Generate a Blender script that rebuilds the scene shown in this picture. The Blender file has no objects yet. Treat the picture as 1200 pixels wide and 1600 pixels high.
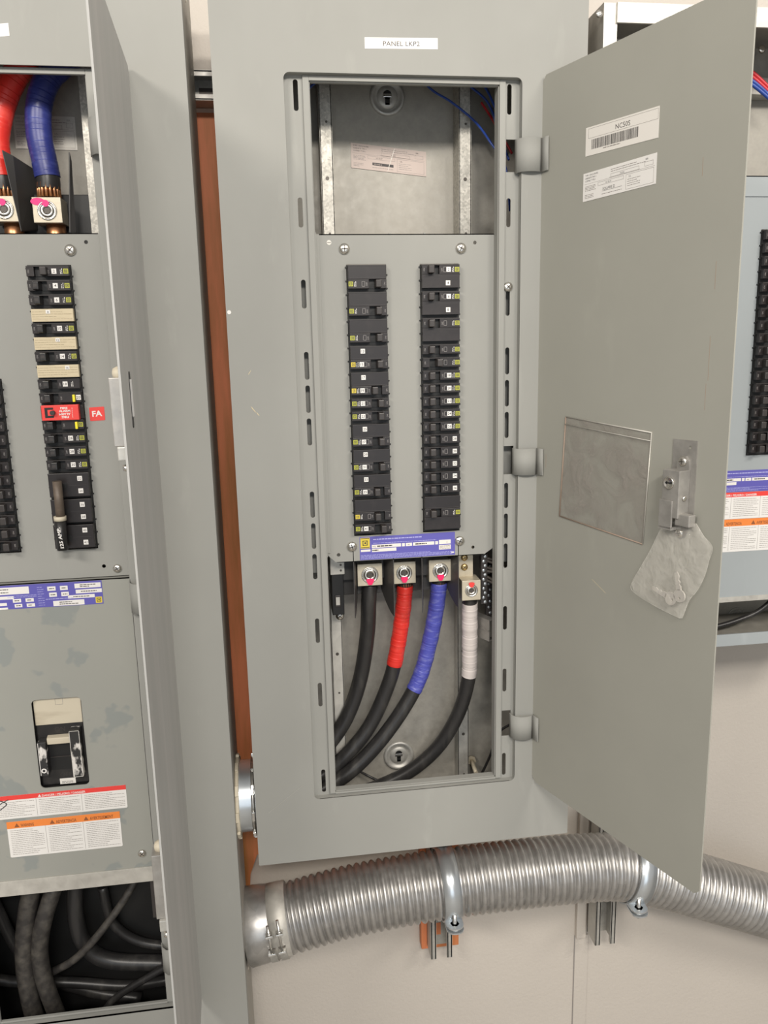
import bpy, bmesh, math, random
from mathutils import Vector, Matrix, noise
rnd = random.Random(7)
S = bpy.context.scene
COL = S.collection
Z0 = 1.85            # height of the top edge of the panel openings above the floor

# ---------------------------------------------------------------- camera, world, lights
F_PX = 1235.12
CAM = Vector((0.05858, -1.13485, -0.36388 + Z0))
R = ((0.99012736, -0.13841037, -0.02214445),
     (-0.04881508, -0.19239388, -0.98010289),
     (0.13139594, 0.97150768, -0.19725096))
right, down, fwd = (Vector(r) for r in R)
cd = bpy.data.cameras.new('camera'); cam = bpy.data.objects.new('camera', cd); COL.objects.link(cam)
m = Matrix((right, -down, -fwd)).transposed().to_4x4(); m.translation = CAM
cam.matrix_world = m
cd.sensor_fit = 'VERTICAL'; cd.sensor_height = 36.0; cd.lens = F_PX / 1600 * 36.0
cd.clip_start = .01
S.camera = cam
S.view_settings.view_transform = 'Standard'; S.view_settings.look = 'None'
S.view_settings.exposure = 0.0; S.view_settings.gamma = 1.0; S.view_settings.use_curve_mapping = False

W = bpy.data.worlds.new('room_light'); S.world = W; W.use_nodes = True
bg = W.node_tree.nodes['Background']; bg.inputs[0].default_value = (1.0, .975, .95, 1); bg.inputs[1].default_value = .37
def area(name, loc, target, sx, sy, power, col):
    l = bpy.data.lights.new(name, 'AREA'); l.shape = 'RECTANGLE'; l.size = sx; l.size_y = sy
    l.energy = power; l.color = col
    o = bpy.data.objects.new(name, l); COL.objects.link(o); o.location = loc
    o.rotation_euler = (Vector(target) - Vector(loc)).to_track_quat('-Z', 'Y').to_euler()
area('ceiling_lamp', (.15, -3.0, 2.90), (.15, 0, 1.2), .9, .30, 54, (1.0, .94, .86))
area('ceiling_lamp', (-1.5, -2.3, 2.85), (.4, 0, 1.3), 1.0, .30, 40, (1.0, .93, .84))
area('ceiling_lamp', (1.5, -2.2, 2.85), (.2, 0, 1.3), 1.0, .30, 42, (1.0, .93, .84))
area('cool_fill_light', (.25, -3.1, 1.15), (.2, 0, .95), 2.2, 1.5, 12, (.80, .90, 1.0))  # added fill from no known source, cools and brightens the lower bays

# pixel of the photograph -> point on a real surface (used only to read the metric layout)
def ray(u, v): return right * ((u - 600) / F_PX) + down * ((v - 800) / F_PX) + fwd
def atP(u, v, P, n):
    d = ray(u, v); t = (Vector(P) - CAM).dot(n) / d.dot(n); return CAM + d * t
def at(u, v, y): return atP(u, v, (0, y, 0), Vector((0, 1, 0)))

# ---------------------------------------------------------------- materials
MATS = {}
def mat(name, col, rough=.5, metal=0.0, kind=None, **k):
    if name in MATS: return MATS[name]
    M = bpy.data.materials.new(name); M.use_nodes = True; N = M.node_tree.nodes; L = M.node_tree.links
    B = N['Principled BSDF']; B.inputs['Base Color'].default_value = (*col, 1)
    B.inputs['Roughness'].default_value = rough; B.inputs['Metallic'].default_value = metal
    B.inputs['Specular IOR Level'].default_value = .25 if kind in ('paint', 'scuffed', 'spot') else .5
    for a, b in k.get('inp', {}).items(): B.inputs[a].default_value = b
    tc = N.new('ShaderNodeTexCoord')
    def nz(scale, detail=4, stretch=None, rough_=.55):
        n = N.new('ShaderNodeTexNoise'); n.inputs['Scale'].default_value = scale; n.inputs['Detail'].default_value = detail
        n.inputs['Roughness'].default_value = rough_
        mp = N.new('ShaderNodeMapping'); L.new(tc.outputs['Object'], mp.inputs[0]); L.new(mp.outputs[0], n.inputs['Vector'])
        if stretch: mp.inputs['Scale'].default_value = stretch
        return n
    def ramp(src, stops):
        r = N.new('ShaderNodeValToRGB'); L.new(src, r.inputs[0])
        e = r.color_ramp.elements
        while len(e) < len(stops): e.new(.5)
        for i, (p, c) in enumerate(stops):
            e[i].position = p; e[i].color = (*c, 1) if not isinstance(c, (int, float)) else (c, c, c, 1)
        return r
    def mix(a, b, fac):
        x = N.new('ShaderNodeMix'); x.data_type = 'RGBA'
        if isinstance(fac, (int, float)): x.inputs[0].default_value = fac
        else: L.new(fac, x.inputs[0])
        for s, i in ((a, 6), (b, 7)):
            if isinstance(s, tuple): x.inputs[i].default_value = (*s, 1)
            else: L.new(s, x.inputs[i])
        return x.outputs[2]
    def bump(src, st, dist=.001):
        b = N.new('ShaderNodeBump'); b.inputs['Strength'].default_value = st; b.inputs['Distance'].default_value = dist
        L.new(src, b.inputs['Height']); L.new(b.outputs[0], B.inputs['Normal'])
    sc = lambda c, f: tuple(min(1, x * f) for x in c)
    if kind == 'paint':
        n = nz(3.0, 5); n2 = nz(k.get('ss', 26), 6, (1, 1, .35)); f = nz(900, 1)
        base = ramp(n.outputs[0], [(.3, sc(col, .94)), (.7, sc(col, 1.05))])
        r2 = ramp(n2.outputs[0], [(.62, 0.0), (.8, .35)])
        L.new(mix(base.outputs[0], sc(col, 1.35), r2.outputs[0]), B.inputs['Base Color'])
        rr = ramp(n2.outputs[0], [(.3, rough * .9), (.7, rough * 1.15)]); L.new(rr.outputs[0], B.inputs['Roughness'])
        bump(f.outputs[0], .12, .0003)
    elif kind == 'scuffed':
        n2 = nz(30, 6, (1, 1, .05)); n3 = nz(7, 3, (1, 1, .3))
        r2 = ramp(n2.outputs[0], [(.42, 0.0), (.72, .5)])
        base = ramp(n3.outputs[0], [(.3, sc(col, .93)), (.7, sc(col, 1.05))])
        L.new(mix(base.outputs[0], (.50, .48, .465), r2.outputs[0]), B.inputs['Base Color'])
        bump(n2.outputs[0], .25, .0006)
    elif kind == 'galv':
        v = N.new('ShaderNodeTexVoronoi'); v.inputs['Scale'].default_value = k.get('vs', 120); L.new(tc.outputs['Object'], v.inputs['Vector'])
        n = nz(60, 6)
        a = ramp(n.outputs[0], [(.3, sc(col, .86)), (.7, sc(col, 1.08))])
        vb = ramp(v.outputs['Color'], [(.2, sc(col, .75)), (.8, sc(col, 1.15))])
        L.new(mix(a.outputs[0], vb.outputs[0], k.get('vf', .45)), B.inputs['Base Color'])
        rr = ramp(n.outputs[0], [(.3, rough * .8), (.7, rough * 1.25)]); L.new(rr.outputs[0], B.inputs['Roughness'])
    elif kind == 'wear':
        n = nz(k.get('ns', 40), 6, k.get('st')); r = ramp(n.outputs[0], [(k.get('lo', .5), 0.0), (k.get('hi', .75), k.get('amt', .5))])
        L.new(mix(col, k['c2'], r.outputs[0]), B.inputs['Base Color'])
        bump(n.outputs[0], k.get('b', .2), .0006)
    elif kind == 'wall':
        n = nz(2, 4); r = ramp(n.outputs[0], [(.3, sc(col, .95)), (.7, sc(col, 1.03))]); L.new(r.outputs[0], B.inputs['Base Color'])
        f = nz(170, 5); bump(f.outputs[0], .5, .0014)
    elif kind == 'spot':
        # paint with grey repaint patches (left main breaker cover)
        n = nz(3.0, 5); n2 = nz(14, 3); base = ramp(n.outputs[0], [(.3, sc(col, .95)), (.7, sc(col, 1.04))])
        r2 = ramp(n2.outputs[0], [(.57, 0.0), (.60, .8)])
        L.new(mix(base.outputs[0], k['c2'], r2.outputs[0]), B.inputs['Base Color'])
    MATS[name] = M
    return M
PAINT = mat('grey_enamel', (.322, .322, .300), .62, 0, 'paint')
PAINTD = mat('grey_enamel_door', (.345, .341, .300), .58, 0, 'paint', ss=14)
PAINTB = mat('blue_grey_enamel', (.355, .385, .395), .45, 0, 'paint')
PAINTS = mat('patched_grey_enamel', (.325, .327, .297), .5, 0, 'spot', c2=(.255, .275, .265))
SCUFF = mat('scuffed_grey_enamel', (.40, .40, .385), .55, 0, 'scuffed')
GALV = mat('galvanised_steel', (.50, .49, .455), .45, .45, 'galv', vs=220, vf=.2)
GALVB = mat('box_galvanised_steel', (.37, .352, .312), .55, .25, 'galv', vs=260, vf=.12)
LATCHM = mat('dull_zinc_casting', (.40, .385, .36), .45, .55, 'galv', vs=260, vf=.12)
GALVL = mat('pale_galvanised_steel', (.60, .58, .53), .5, .45, 'galv', vs=70, vf=.2)
SPANGLE = mat('spangled_zinc', (.52, .50, .45), .5, .5, 'galv', vs=330, vf=.85)
ZINC = mat('bright_zinc', (.72, .71, .68), .28, .95, 'galv', vs=40, vf=.15)
FLEXM = mat('flexible_conduit_steel', (.49, .48, .465), .36, .78, 'galv', vs=60, vf=.3)
BLUEZ = mat('blued_zinc', (.66, .70, .73), .28, .8)
CHROME = mat('nickel', (.75, .72, .66), .25, 1.0)
LUG = mat('tinned_lug', (.60, .54, .42), .42, .35, 'wear', c2=(.44, .38, .28), ns=150, amt=.4)
SOCKET = mat('socket_dark', (.10, .09, .08), .45, .6)
COPPER = mat('copper', (.62, .30, .15), .35, .9)
BRASS = mat('brass', (.62, .45, .2), .35, .9)
BLACKP = mat('black_plastic', (.022, .021, .021), .36, 0, 'wear', c2=(.07, .065, .06), ns=90, lo=.5, hi=.9, amt=.5, b=.05)
BLACKF = mat('breaker_face', (.018, .0145, .0145), .36, 0, 'wear', c2=(.055, .045, .042), ns=60, lo=.5, hi=.9, amt=.45, b=.05)
DARKP = mat('deep_black', (.010, .010, .010), .5)
GREYP = mat('dark_grey_plastic', (.046, .040, .038), .36)
BARR = mat('barrier_fibre', (.045, .043, .042), .5)
CABLE = mat('black_cable', (.026, .025, .025), .36, 0, 'wear', c2=(.10, .095, .085), ns=60, st=(1, 1, .2), lo=.5, hi=.85, amt=.6, b=.12)
CABLED = mat('dusty_cable', (.032, .029, .027), .5, 0, 'wear', c2=(.11, .10, .085), ns=60, lo=.42, hi=.75, amt=.8, b=.2)
RED = mat('red_tape', (.72, .035, .025), .35, 0, 'wear', c2=(.85, .12, .09), ns=60, amt=.5)
BLUE = mat('blue_tape', (.075, .085, .42), .35, 0, 'wear', c2=(.28, .30, .60), ns=60, st=(1, 1, 3), amt=.6)
NAVY = mat('dark_blue_tape', (.03, .04, .20), .35, 0, 'wear', c2=(.10, .12, .38), ns=60, st=(1, 1, 3), amt=.5)
WHITET = mat('white_tape', (.68, .62, .59), .5, 0, 'wear', c2=(.55, .50, .46), ns=50, amt=.5)
WIREB = mat('blue_wire', (.02, .06, .30), .35)
WIRER = mat('red_wire', (.50, .02, .03), .35)
WIREK = mat('grey_wire', (.16, .14, .12), .45)
PAPER = mat('white_label', (.78, .75, .70), .5)
PAPERW = mat('white_sticker', (.80, .78, .75), .5)
PINKP = mat('aged_sticker', (.52, .43, .385), .5)
CREAM = mat('cream_blank', (.62, .53, .36), .55, 0, 'wear', c2=(.42, .34, .2), ns=90, st=(1, 1, 6), amt=.45)
CREAMW = mat('scuffed_cream_plastic', (.60, .54, .42), .55, 0, 'wear', c2=(.30, .24, .16), ns=40, st=(.2, 1, 1), lo=.55, amt=.6)
INK = mat('black_ink', (.05, .045, .045), .6)
INKG = mat('grey_ink', (.26, .235, .22), .6)
INKB = mat('worn_print', (.34, .32, .31), .6)
PURPLE = mat('purple_label', (.115, .105, .42), .4)
LILAC = mat('lilac_ink', (.42, .42, .72), .5)
YELLOW = mat('yellow_mark', (.70, .55, .06), .5)
LIME = mat('lime_mark', (.42, .43, .05), .5)
BRIGHTY = mat('yellow_clip', (.90, .78, .03), .45)
REDS = mat('red_sticker', (.80, .06, .05), .45)
ORANGE = mat('orange_band', (.85, .25, .05), .5)
PINKM = mat('pink_paint_pen', (.85, .02, .13), .4)
FUCH = mat('fuchsia_paint_pen', (.85, .02, .22), .4)
WALL = mat('wall_paint', (.58, .535, .48), .75, 0, 'wall')
FLOORM = mat('floor_concrete', (.30, .28, .25), .7, 0, 'wall')
PLY = mat('fire_treated_plywood', (.78, .25, .11), .6, 0, 'wear', c2=(.36, .15, .035), ns=10, st=(3, 1, .35), lo=.4, hi=.7, amt=.9, b=.1)
RUST = mat('rusty_film', (.35, .26, .2), .5)
WORN = mat('worn_white_on_black', (.03, .03, .03), .45, 0, 'wear', c2=(.75, .72, .68), ns=45, st=(1, 1, .6), lo=.5, hi=.56, amt=.95, b=.05)
BROWNT = mat('brown_taped_bar', (.11, .085, .065), .5, 0, 'wear', c2=(.22, .17, .13), ns=60, amt=.6)
def film(name, col, alpha, rough, ns=40, hi=.6):
    M = bpy.data.materials.new(name); M.use_nodes = True; N = M.node_tree.nodes; L = M.node_tree.links; B = N['Principled BSDF']
    B.inputs['Base Color'].default_value = (*col, 1); B.inputs['Roughness'].default_value = rough
    tc = N.new('ShaderNodeTexCoord'); n = N.new('ShaderNodeTexNoise'); n.inputs['Scale'].default_value = ns; n.inputs['Detail'].default_value = 5; n.inputs['Distortion'].default_value = 1.2
    L.new(tc.outputs['Object'], n.inputs['Vector'])
    r = N.new('ShaderNodeMapRange'); r.inputs[1].default_value = .35; r.inputs[2].default_value = .7; r.inputs[3].default_value = alpha; r.inputs[4].default_value = hi
    L.new(n.outputs[0], r.inputs[0]); L.new(r.outputs[0], B.inputs['Alpha'])
    b = N.new('ShaderNodeBump'); b.inputs['Strength'].default_value = .9; b.inputs['Distance'].default_value = .004; L.new(n.outputs[0], b.inputs['Height']); L.new(b.outputs[0], B.inputs['Normal'])
    return M
BAGM = film('clear_plastic_bag', (.90, .87, .80), .16, .05, 60, .22)
POCKM = film('clear_pocket_film', (.36, .33, .295), .14, .45, 26, .62)

# ---------------------------------------------------------------- mesh helpers
X, Y, Z = Vector((1, 0, 0)), Vector((0, 1, 0)), Vector((0, 0, 1))
_lib = {}
class Frame:
    """local drawing plane: u across, v up, n out towards the viewer"""
    def __init__(s, o, u=X, v=Z): s.o = Vector(o); s.u = Vector(u).normalized(); s.v = Vector(v).normalized(); s.n = s.u.cross(s.v)
    def p(s, a, b, c=0): return s.o + s.u * a + s.v * b + s.n * c
def front(y, x=0, z=0): return Frame((x, y, z))
class MB:
    def __init__(s): s.bm = bmesh.new(); s.mats = []
    def mi(s, M):
        if M not in s.mats: s.mats.append(M)
        return s.mats.index(M)
    def hexa(s, pts, M):
        vs = [s.bm.verts.new(p) for p in pts]; i = s.mi(M); fs = []
        for q in ((0, 3, 2, 1), (4, 5, 6, 7), (0, 1, 5, 4), (1, 2, 6, 5), (2, 3, 7, 6), (3, 0, 4, 7)):
            f = s.bm.faces.new([vs[k] for k in q]); f.material_index = i; fs.append(f)
        return vs, fs
    def bx(s, F, a0, a1, b0, b1, c0, c1, M, bev=0, taper=0):
        t = taper
        pts = [F.p(a0, b0, c0), F.p(a1, b0, c0), F.p(a1, b1, c0), F.p(a0, b1, c0),
               F.p(a0 + t, b0 + t, c1), F.p(a1 - t, b0 + t, c1), F.p(a1 - t, b1 - t, c1), F.p(a0 + t, b1 - t, c1)]
        vs, fs = s.hexa(pts, M)
        if bev:
            es = list({e for f in fs for e in f.edges})
            r = bmesh.ops.bevel(s.bm, geom=es, offset=bev, segments=2, affect='EDGES', profile=.6)
            for f in r['faces']: f.material_index = s.mi(M)
        return s
    def box(s, x0, x1, y0, y1, z0, z1, M, bev=0): return s.bx(Frame((0, 0, 0)), x0, x1, z0, z1, -y1, -y0, M, bev)
    def lathe(s, o, axis, prof, M, seg=24, cap=True, smooth=True):
        axis = Vector(axis).normalized(); t = axis.orthogonal().normalized(); b = axis.cross(t); o = Vector(o); i = s.mi(M)
        rings = []
        for h, r in prof:
            rings.append([s.bm.verts.new(o + axis * h + (t * math.cos(k / seg * math.tau) + b * math.sin(k / seg * math.tau)) * max(r, 1e-5)) for k in range(seg)])
        for A, Bq in zip(rings, rings[1:]):
            for k in range(seg):
                f = s.bm.faces.new((A[k], A[(k + 1) % seg], Bq[(k + 1) % seg], Bq[k])); f.material_index = i; f.smooth = smooth
        if cap:
            for rg, fl in ((rings[0], True), (rings[-1], False)):
                f = s.bm.faces.new(rg[::-1] if fl else rg); f.material_index = i
        return s
    def cyl(s, a, b, r, M, seg=20): a, b = Vector(a), Vector(b); return s.lathe(a, b - a, [(0, r), ((b - a).length, r)], M, seg)
    def tube(s, path, rad, M, seg=16, cap=True, lo=None):
        path = [Vector(p) for p in path]; n = len(path); i = s.mi(M)
        if not callable(rad): rr = rad; rad = lambda k: rr
        T = [(path[min(k + 1, n - 1)] - path[max(k - 1, 0)]).normalized() for k in range(n)]
        u = T[0].orthogonal().normalized(); rings = []
        for k in range(n):
            u = (u - T[k] * u.dot(T[k])).normalized(); w = T[k].cross(u)
            rings.append([s.bm.verts.new(path[k] + (u * math.cos(j / seg * math.tau) + w * math.sin(j / seg * math.tau)) * rad(k)) for j in range(seg)])
        for A, Bq in zip(rings, rings[1:]):
            for k in range(seg):
                f = s.bm.faces.new((A[k], A[(k + 1) % seg], Bq[(k + 1) % seg], Bq[k])); f.material_index = i; f.smooth = True
        if cap:
            s.bm.faces.new(rings[0][::-1]).material_index = i; s.bm.faces.new(rings[-1]).material_index = i
        return s
    def strip(s, prof, F, c0, c1, th, M):
        """sheet bent along prof (points in the plane a,c of F) between heights b=c0..c1"""
        n = len(prof); i = s.mi(M); P = [Vector((a, c)) for a, c in prof]; off = []
        for k in range(n):
            t = (P[min(k + 1, n - 1)] - P[max(k - 1, 0)]).normalized(); off.append(Vector((-t.y, t.x)) * th)
        A = [[s.bm.verts.new(F.p(q.x, h, q.y)) for q in P] for h in (c0, c1)]
        Bq = [[s.bm.verts.new(F.p((q + o).x, h, (q + o).y)) for q, o in zip(P, off)] for h in (c0, c1)]
        def f(*v): x = s.bm.faces.new(v); x.material_index = i; return x
        for k in range(n - 1):
            f(A[0][k], A[0][k + 1], A[1][k + 1], A[1][k]).smooth = True
            f(Bq[0][k + 1], Bq[0][k], Bq[1][k], Bq[1][k + 1]).smooth = True
            f(A[0][k + 1], A[0][k], Bq[0][k], Bq[0][k + 1]); f(A[1][k], A[1][k + 1], Bq[1][k + 1], Bq[1][k])
        f(A[0][0], A[1][0], Bq[1][0], Bq[0][0]); f(A[1][-1], A[0][-1], Bq[0][-1], Bq[1][-1])
        return s
    def add(s, me, F, M, sx=1, sy=1, c=0):
        """copy a flat library mesh (xy plane) into the frame"""
        i = s.mi(M); vs = [s.bm.verts.new(F.p(v.co.x * sx, v.co.y * sy, v.co.z + c)) for v in me.vertices]
        for p in me.polygons:
            try: s.bm.faces.new([vs[k] for k in p.vertices]).material_index = i
            except ValueError: pass
        return s
    def text(s, F, txt, a, b, size, M, c=.0002, w=None, align='LEFT', bold=0):
        me = text_mesh(txt, bold); xs = [v.co.x for v in me.vertices]
        if not xs: return s
        x0, x1 = min(xs), max(xs); sx = size if w is None else w / (x1 - x0)
        a0 = a - {'LEFT': x0, 'CENTER': (x0 + x1) / 2, 'RIGHT': x1}[align] * sx
        return s.add(me, Frame(F.p(a0, b, c), F.u, F.v), M, sx, size)
    def plate(s, F, outer, holes, c0, c1, M):
        me = plate_mesh(outer, holes, c1 - c0)
        return s.add(me, Frame(F.p(0, 0, (c0 + c1) / 2), F.u, F.v), M)
    def build(s, name, parent=None, loc=None, smooth=False):
        me = bpy.data.meshes.new(name)
        bmesh.ops.recalc_face_normals(s.bm, faces=s.bm.faces) if not getattr(s, 'keep', False) else None
        org = Vector(loc) if loc is not None else (parent['_o'] if parent is not None and '_o' in parent else None)
        if parent is not None: org = Vector(ORG[parent.name])
        elif loc is None:
            lo = Vector([min(v.co[k] for v in s.bm.verts) for k in range(3)]); hi = Vector([max(v.co[k] for v in s.bm.verts) for k in range(3)])
            org = Vector(((lo.x + hi.x) / 2, (lo.y + hi.y) / 2, lo.z))
        else: org = Vector(loc)
        bmesh.ops.translate(s.bm, verts=s.bm.verts, vec=-org)
        s.bm.to_mesh(me); s.bm.free()
        for M in s.mats: me.materials.append(M)
        o = bpy.data.objects.new(name, me); COL.objects.link(o)
        if parent is not None: o.parent = parent
        else: o.location = org + Vector((0, 0, Z0))
        ORG[o.name] = tuple(org)
        return o
ORG = {}
def text_mesh(t, bold=0):
    k = ('t', t, bold)
    if k not in _lib:
        c = bpy.data.curves.new('t', 'FONT'); c.body = t; c.size = 1; c.resolution_u = 2; c.offset = bold
        o = bpy.data.objects.new('t', c); COL.objects.link(o)
        dg = bpy.context.evaluated_depsgraph_get(); me = bpy.data.meshes.new_from_object(o.evaluated_get(dg))
        bpy.data.objects.remove(o); bpy.data.curves.remove(c); _lib[k] = me
    return _lib[k]
def rrect(a0, a1, b0, b1, r=0, n=5):
    if r <= 0: return [(a0, b0), (a1, b0), (a1, b1), (a0, b1)]
    out = []
    for cx, cy, s0 in ((a1 - r, b0 + r, -90), (a1 - r, b1 - r, 0), (a0 + r, b1 - r, 90), (a0 + r, b0 + r, 180)):
        for k in range(n + 1):
            t = math.radians(s0 + 90 * k / n); out.append((cx + r * math.cos(t), cy + r * math.sin(t)))
    return out
def circ(a, b, r, n=14): return [(a + r * math.cos(k / n * math.tau), b + r * math.sin(k / n * math.tau)) for k in range(n)]
def plate_mesh(outer, holes, th):
    c = bpy.data.curves.new('p', 'CURVE'); c.dimensions = '2D'; c.fill_mode = 'BOTH'; c.extrude = th / 2
    for loop in [outer] + list(holes):
        sp = c.splines.new('POLY'); sp.points.add(len(loop) - 1); sp.use_cyclic_u = True
        for q, (a, b) in zip(sp.points, loop): q.co = (a, b, 0, 1)
    o = bpy.data.objects.new('p', c); COL.objects.link(o)
    dg = bpy.context.evaluated_depsgraph_get(); me = bpy.data.meshes.new_from_object(o.evaluated_get(dg))
    bpy.data.objects.remove(o); bpy.data.curves.remove(c)
    return me
def smooth_path(pts, n=10):
    pts = [Vector(p) for p in pts]; out = []
    P = [pts[0] * 2 - pts[1]] + pts + [pts[-1] * 2 - pts[-2]]
    for i in range(1, len(P) - 2):
        for k in range(n):
            t = k / n; a, b, c, d = P[i - 1:i + 3]
            out.append(.5 * ((2 * b) + (c - a) * t + (2 * a - 5 * b + 4 * c - d) * t * t + (3 * b - a - 3 * c + d) * t ** 3))
    out.append(pts[-1]); return out
def tag(o, label, cat, group=None):
    o['label'] = label; o['category'] = cat
    if group: o['group'] = group
    return o
def thing(name, loc, label, cat, group=None):
    o = bpy.data.objects.new(name, None); COL.objects.link(o); o.empty_display_size = .02
    o.location = Vector(loc) + Vector((0, 0, Z0)); ORG[o.name] = tuple(Vector(loc)); return tag(o, label, cat, group)
def struct(o): o['kind'] = 'structure'; return o
def pt(u, v, y):
    p = at(u, v, y); return Vector((p.x, p.y, p.z - Z0))

def lines(b, F, a0, a1, b0, b1, n, M, th=.00045, c=.00025, seed=0):
    """rows of illegibly small print"""
    r = random.Random(seed)
    for k in range(n):
        y = b1 + (b0 - b1) * (k + .5) / n; x = a0; end = a1 - (a1 - a0) * (r.random() * .45 if r.random() < .3 else 0)
        while x < end:
            w = r.uniform(.0015, .006); b.bx(F, x, min(x + w, end), y - th / 2, y + th / 2, c, c + .00008, M); x += w + .0007
def rect(b, F, a0, a1, b0, b1, M, c=.0002, t=.0001): b.bx(F, a0, a1, b0, b1, c, c + t, M)
def outline(b, F, a0, a1, b0, b1, M, t=.0003, c=.0002):
    rect(b, F, a0, a1, b0, b0 + t, M, c); rect(b, F, a0, a1, b1 - t, b1, M, c); rect(b, F, a0, a0 + t, b0, b1, M, c); rect(b, F, a1 - t, a1, b0, b1, M, c)
def square_mark(b, F, a, z, s, M=LIME, k=INK, c=.0002):
    rect(b, F, a - s / 2, a + s / 2, z - s / 2, z + s / 2, M, c)
    outline(b, F, a - s * .3, a + s * .3, z - s * .3, z + s * .3, k, s * .09, c + .0001)
    rect(b, F, a - s * .08, a + s * .12, z - s * .1, z + s * .1, k, c + .0001)
def screw_head(b, o, n, r, M=ZINC, h=None):
    h = h or r * .55; o = Vector(o); n = Vector(n).normalized()
    b.lathe(o, n, [(0, r), (h * .45, r), (h * .85, r * .75), (h, r * .35), (h, .00001)], M, 18)
    F = Frame(o + n * (h * .98), (X + Z * rnd.uniform(-1, 1)).normalized() - n * 0)
    return b
def screw(name, o, n, r, parent, M=ZINC, label=None, slot=True):
    b = MB(); n = Vector(n).normalized(); o = Vector(o); screw_head(b, o, n, r, M)
    if slot:
        t = (Vector((math.cos(rnd.uniform(0, 3)), 0, math.sin(rnd.uniform(0, 3)))) + Vector((.01, 0, 0)))
        t = (t - n * t.dot(n)).normalized(); w = n.cross(t)
        for A, Bv in ((t, w), (w, t)):
            F = Frame(o + n * r * .5, A, Bv * (1 if A.cross(Bv).dot(n) > 0 else -1)); b.bx(F, -r * .6, r * .6, -r * .09, r * .09, -r * .1, r * .07, SOCKET)
    return b.build(name, parent)

# ---------------------------------------------------------------- the room
b = MB(); b.box(-2.2, 2.6, .21, .30, -Z0, 1.35, WALL); struct(b.build('wall_back'))
b = MB(); b.box(-2.2, 2.6, -3.2, .30, -Z0 - .05, -Z0, FLOORM); struct(b.build('floor'))
b = MB(); b.plate(front(.187), [(-.6, .0), (-.6, -1.33), (-.03, -1.345), (-.026, -1.30), (-.012, -1.262), (.42, -1.262), (.42, .0)], [], -.0215, .0, PLY)
tag(b.build('plywood_backboard'), 'orange red painted plywood board between the left and centre panelboards', 'board')
b = MB(); b.box(.612, .632, .198, .21, -1.535, -1.24, WALL, .002); o = b.build('trim_1'); struct(o)
b = MB(); b.box(.6118, .6128, .2075, .2105, -Z0, -1.535, INKB); b.box(.6128, .640, .2065, .2105, -Z0, -1.535, WALL); struct(b.build('trim_2'))

def strut_channel(name, x0, x1, y0, y1, z0, z1, axis, label, slots=True):
    """41 mm slotted channel with its open, lipped side to the front"""
    b = MB(); t = .0025; d = y1 - y0
    prof = lambda w: [(.0095, 0 + t), (.0095, -0.0), (0, 0), (0, -d), (w, -d), (w, 0), (w - .0095, 0), (w - .0095, t)]
    if axis == 'z':
        F = Frame((x0, y0, 0)); w = x1 - x0
        b.bx(F, 0, w, z0, z1, -d, -d + t, GALV); b.bx(F, 0, t, z0, z1, -d, 0, GALV); b.bx(F, w - t, w, z0, z1, -d, 0, GALV)
        b.bx(F, 0, .0105, z0, z1, -t, 0, GALV, .0006); b.bx(F, w - .0105, w, z0, z1, -t, 0, GALV, .0006)
        b.bx(F, .0075, .0095, z0, z1, -.008, 0, GALV); b.bx(F, w - .0095, w - .0075, z0, z1, -.008, 0, GALV)
        for k in range(1):
            b.bx(F, w / 2 - .006, w / 2 + .006, z0 + .022, z0 + .048, -d + t, -d + t + .0005, PLY if slots else SOCKET)
    else:
        F = Frame((0, y0, z0)); h = z1 - z0
        b.bx(F, x0, x1, 0, h, -d, -d + t, GALV); b.bx(F, x0, x1, 0, t, -d, 0, GALV); b.bx(F, x0, x1, h - t, h, -d, 0, GALV)
        b.bx(F, x0, x1, 0, .0085, -t, 0, LATCHM, .0006); b.bx(F, x0, x1, h - .0085, h, -t, 0, LATCHM, .0006)
        k = x0 + .02
        while k < x1 - .03:
            b.bx(F, k, k + .028, h / 2 - .007, h / 2 + .007, -d + t, -d + t + .0004, SOCKET); k += .05
    return tag(b.build(name), label, 'strut')
strut_channel('strut_channel', -.5, .5, .1465, .1865, .006, .047, 'x', 'galvanised strut channel running level behind the gap at the top, between two panelboards')

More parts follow.
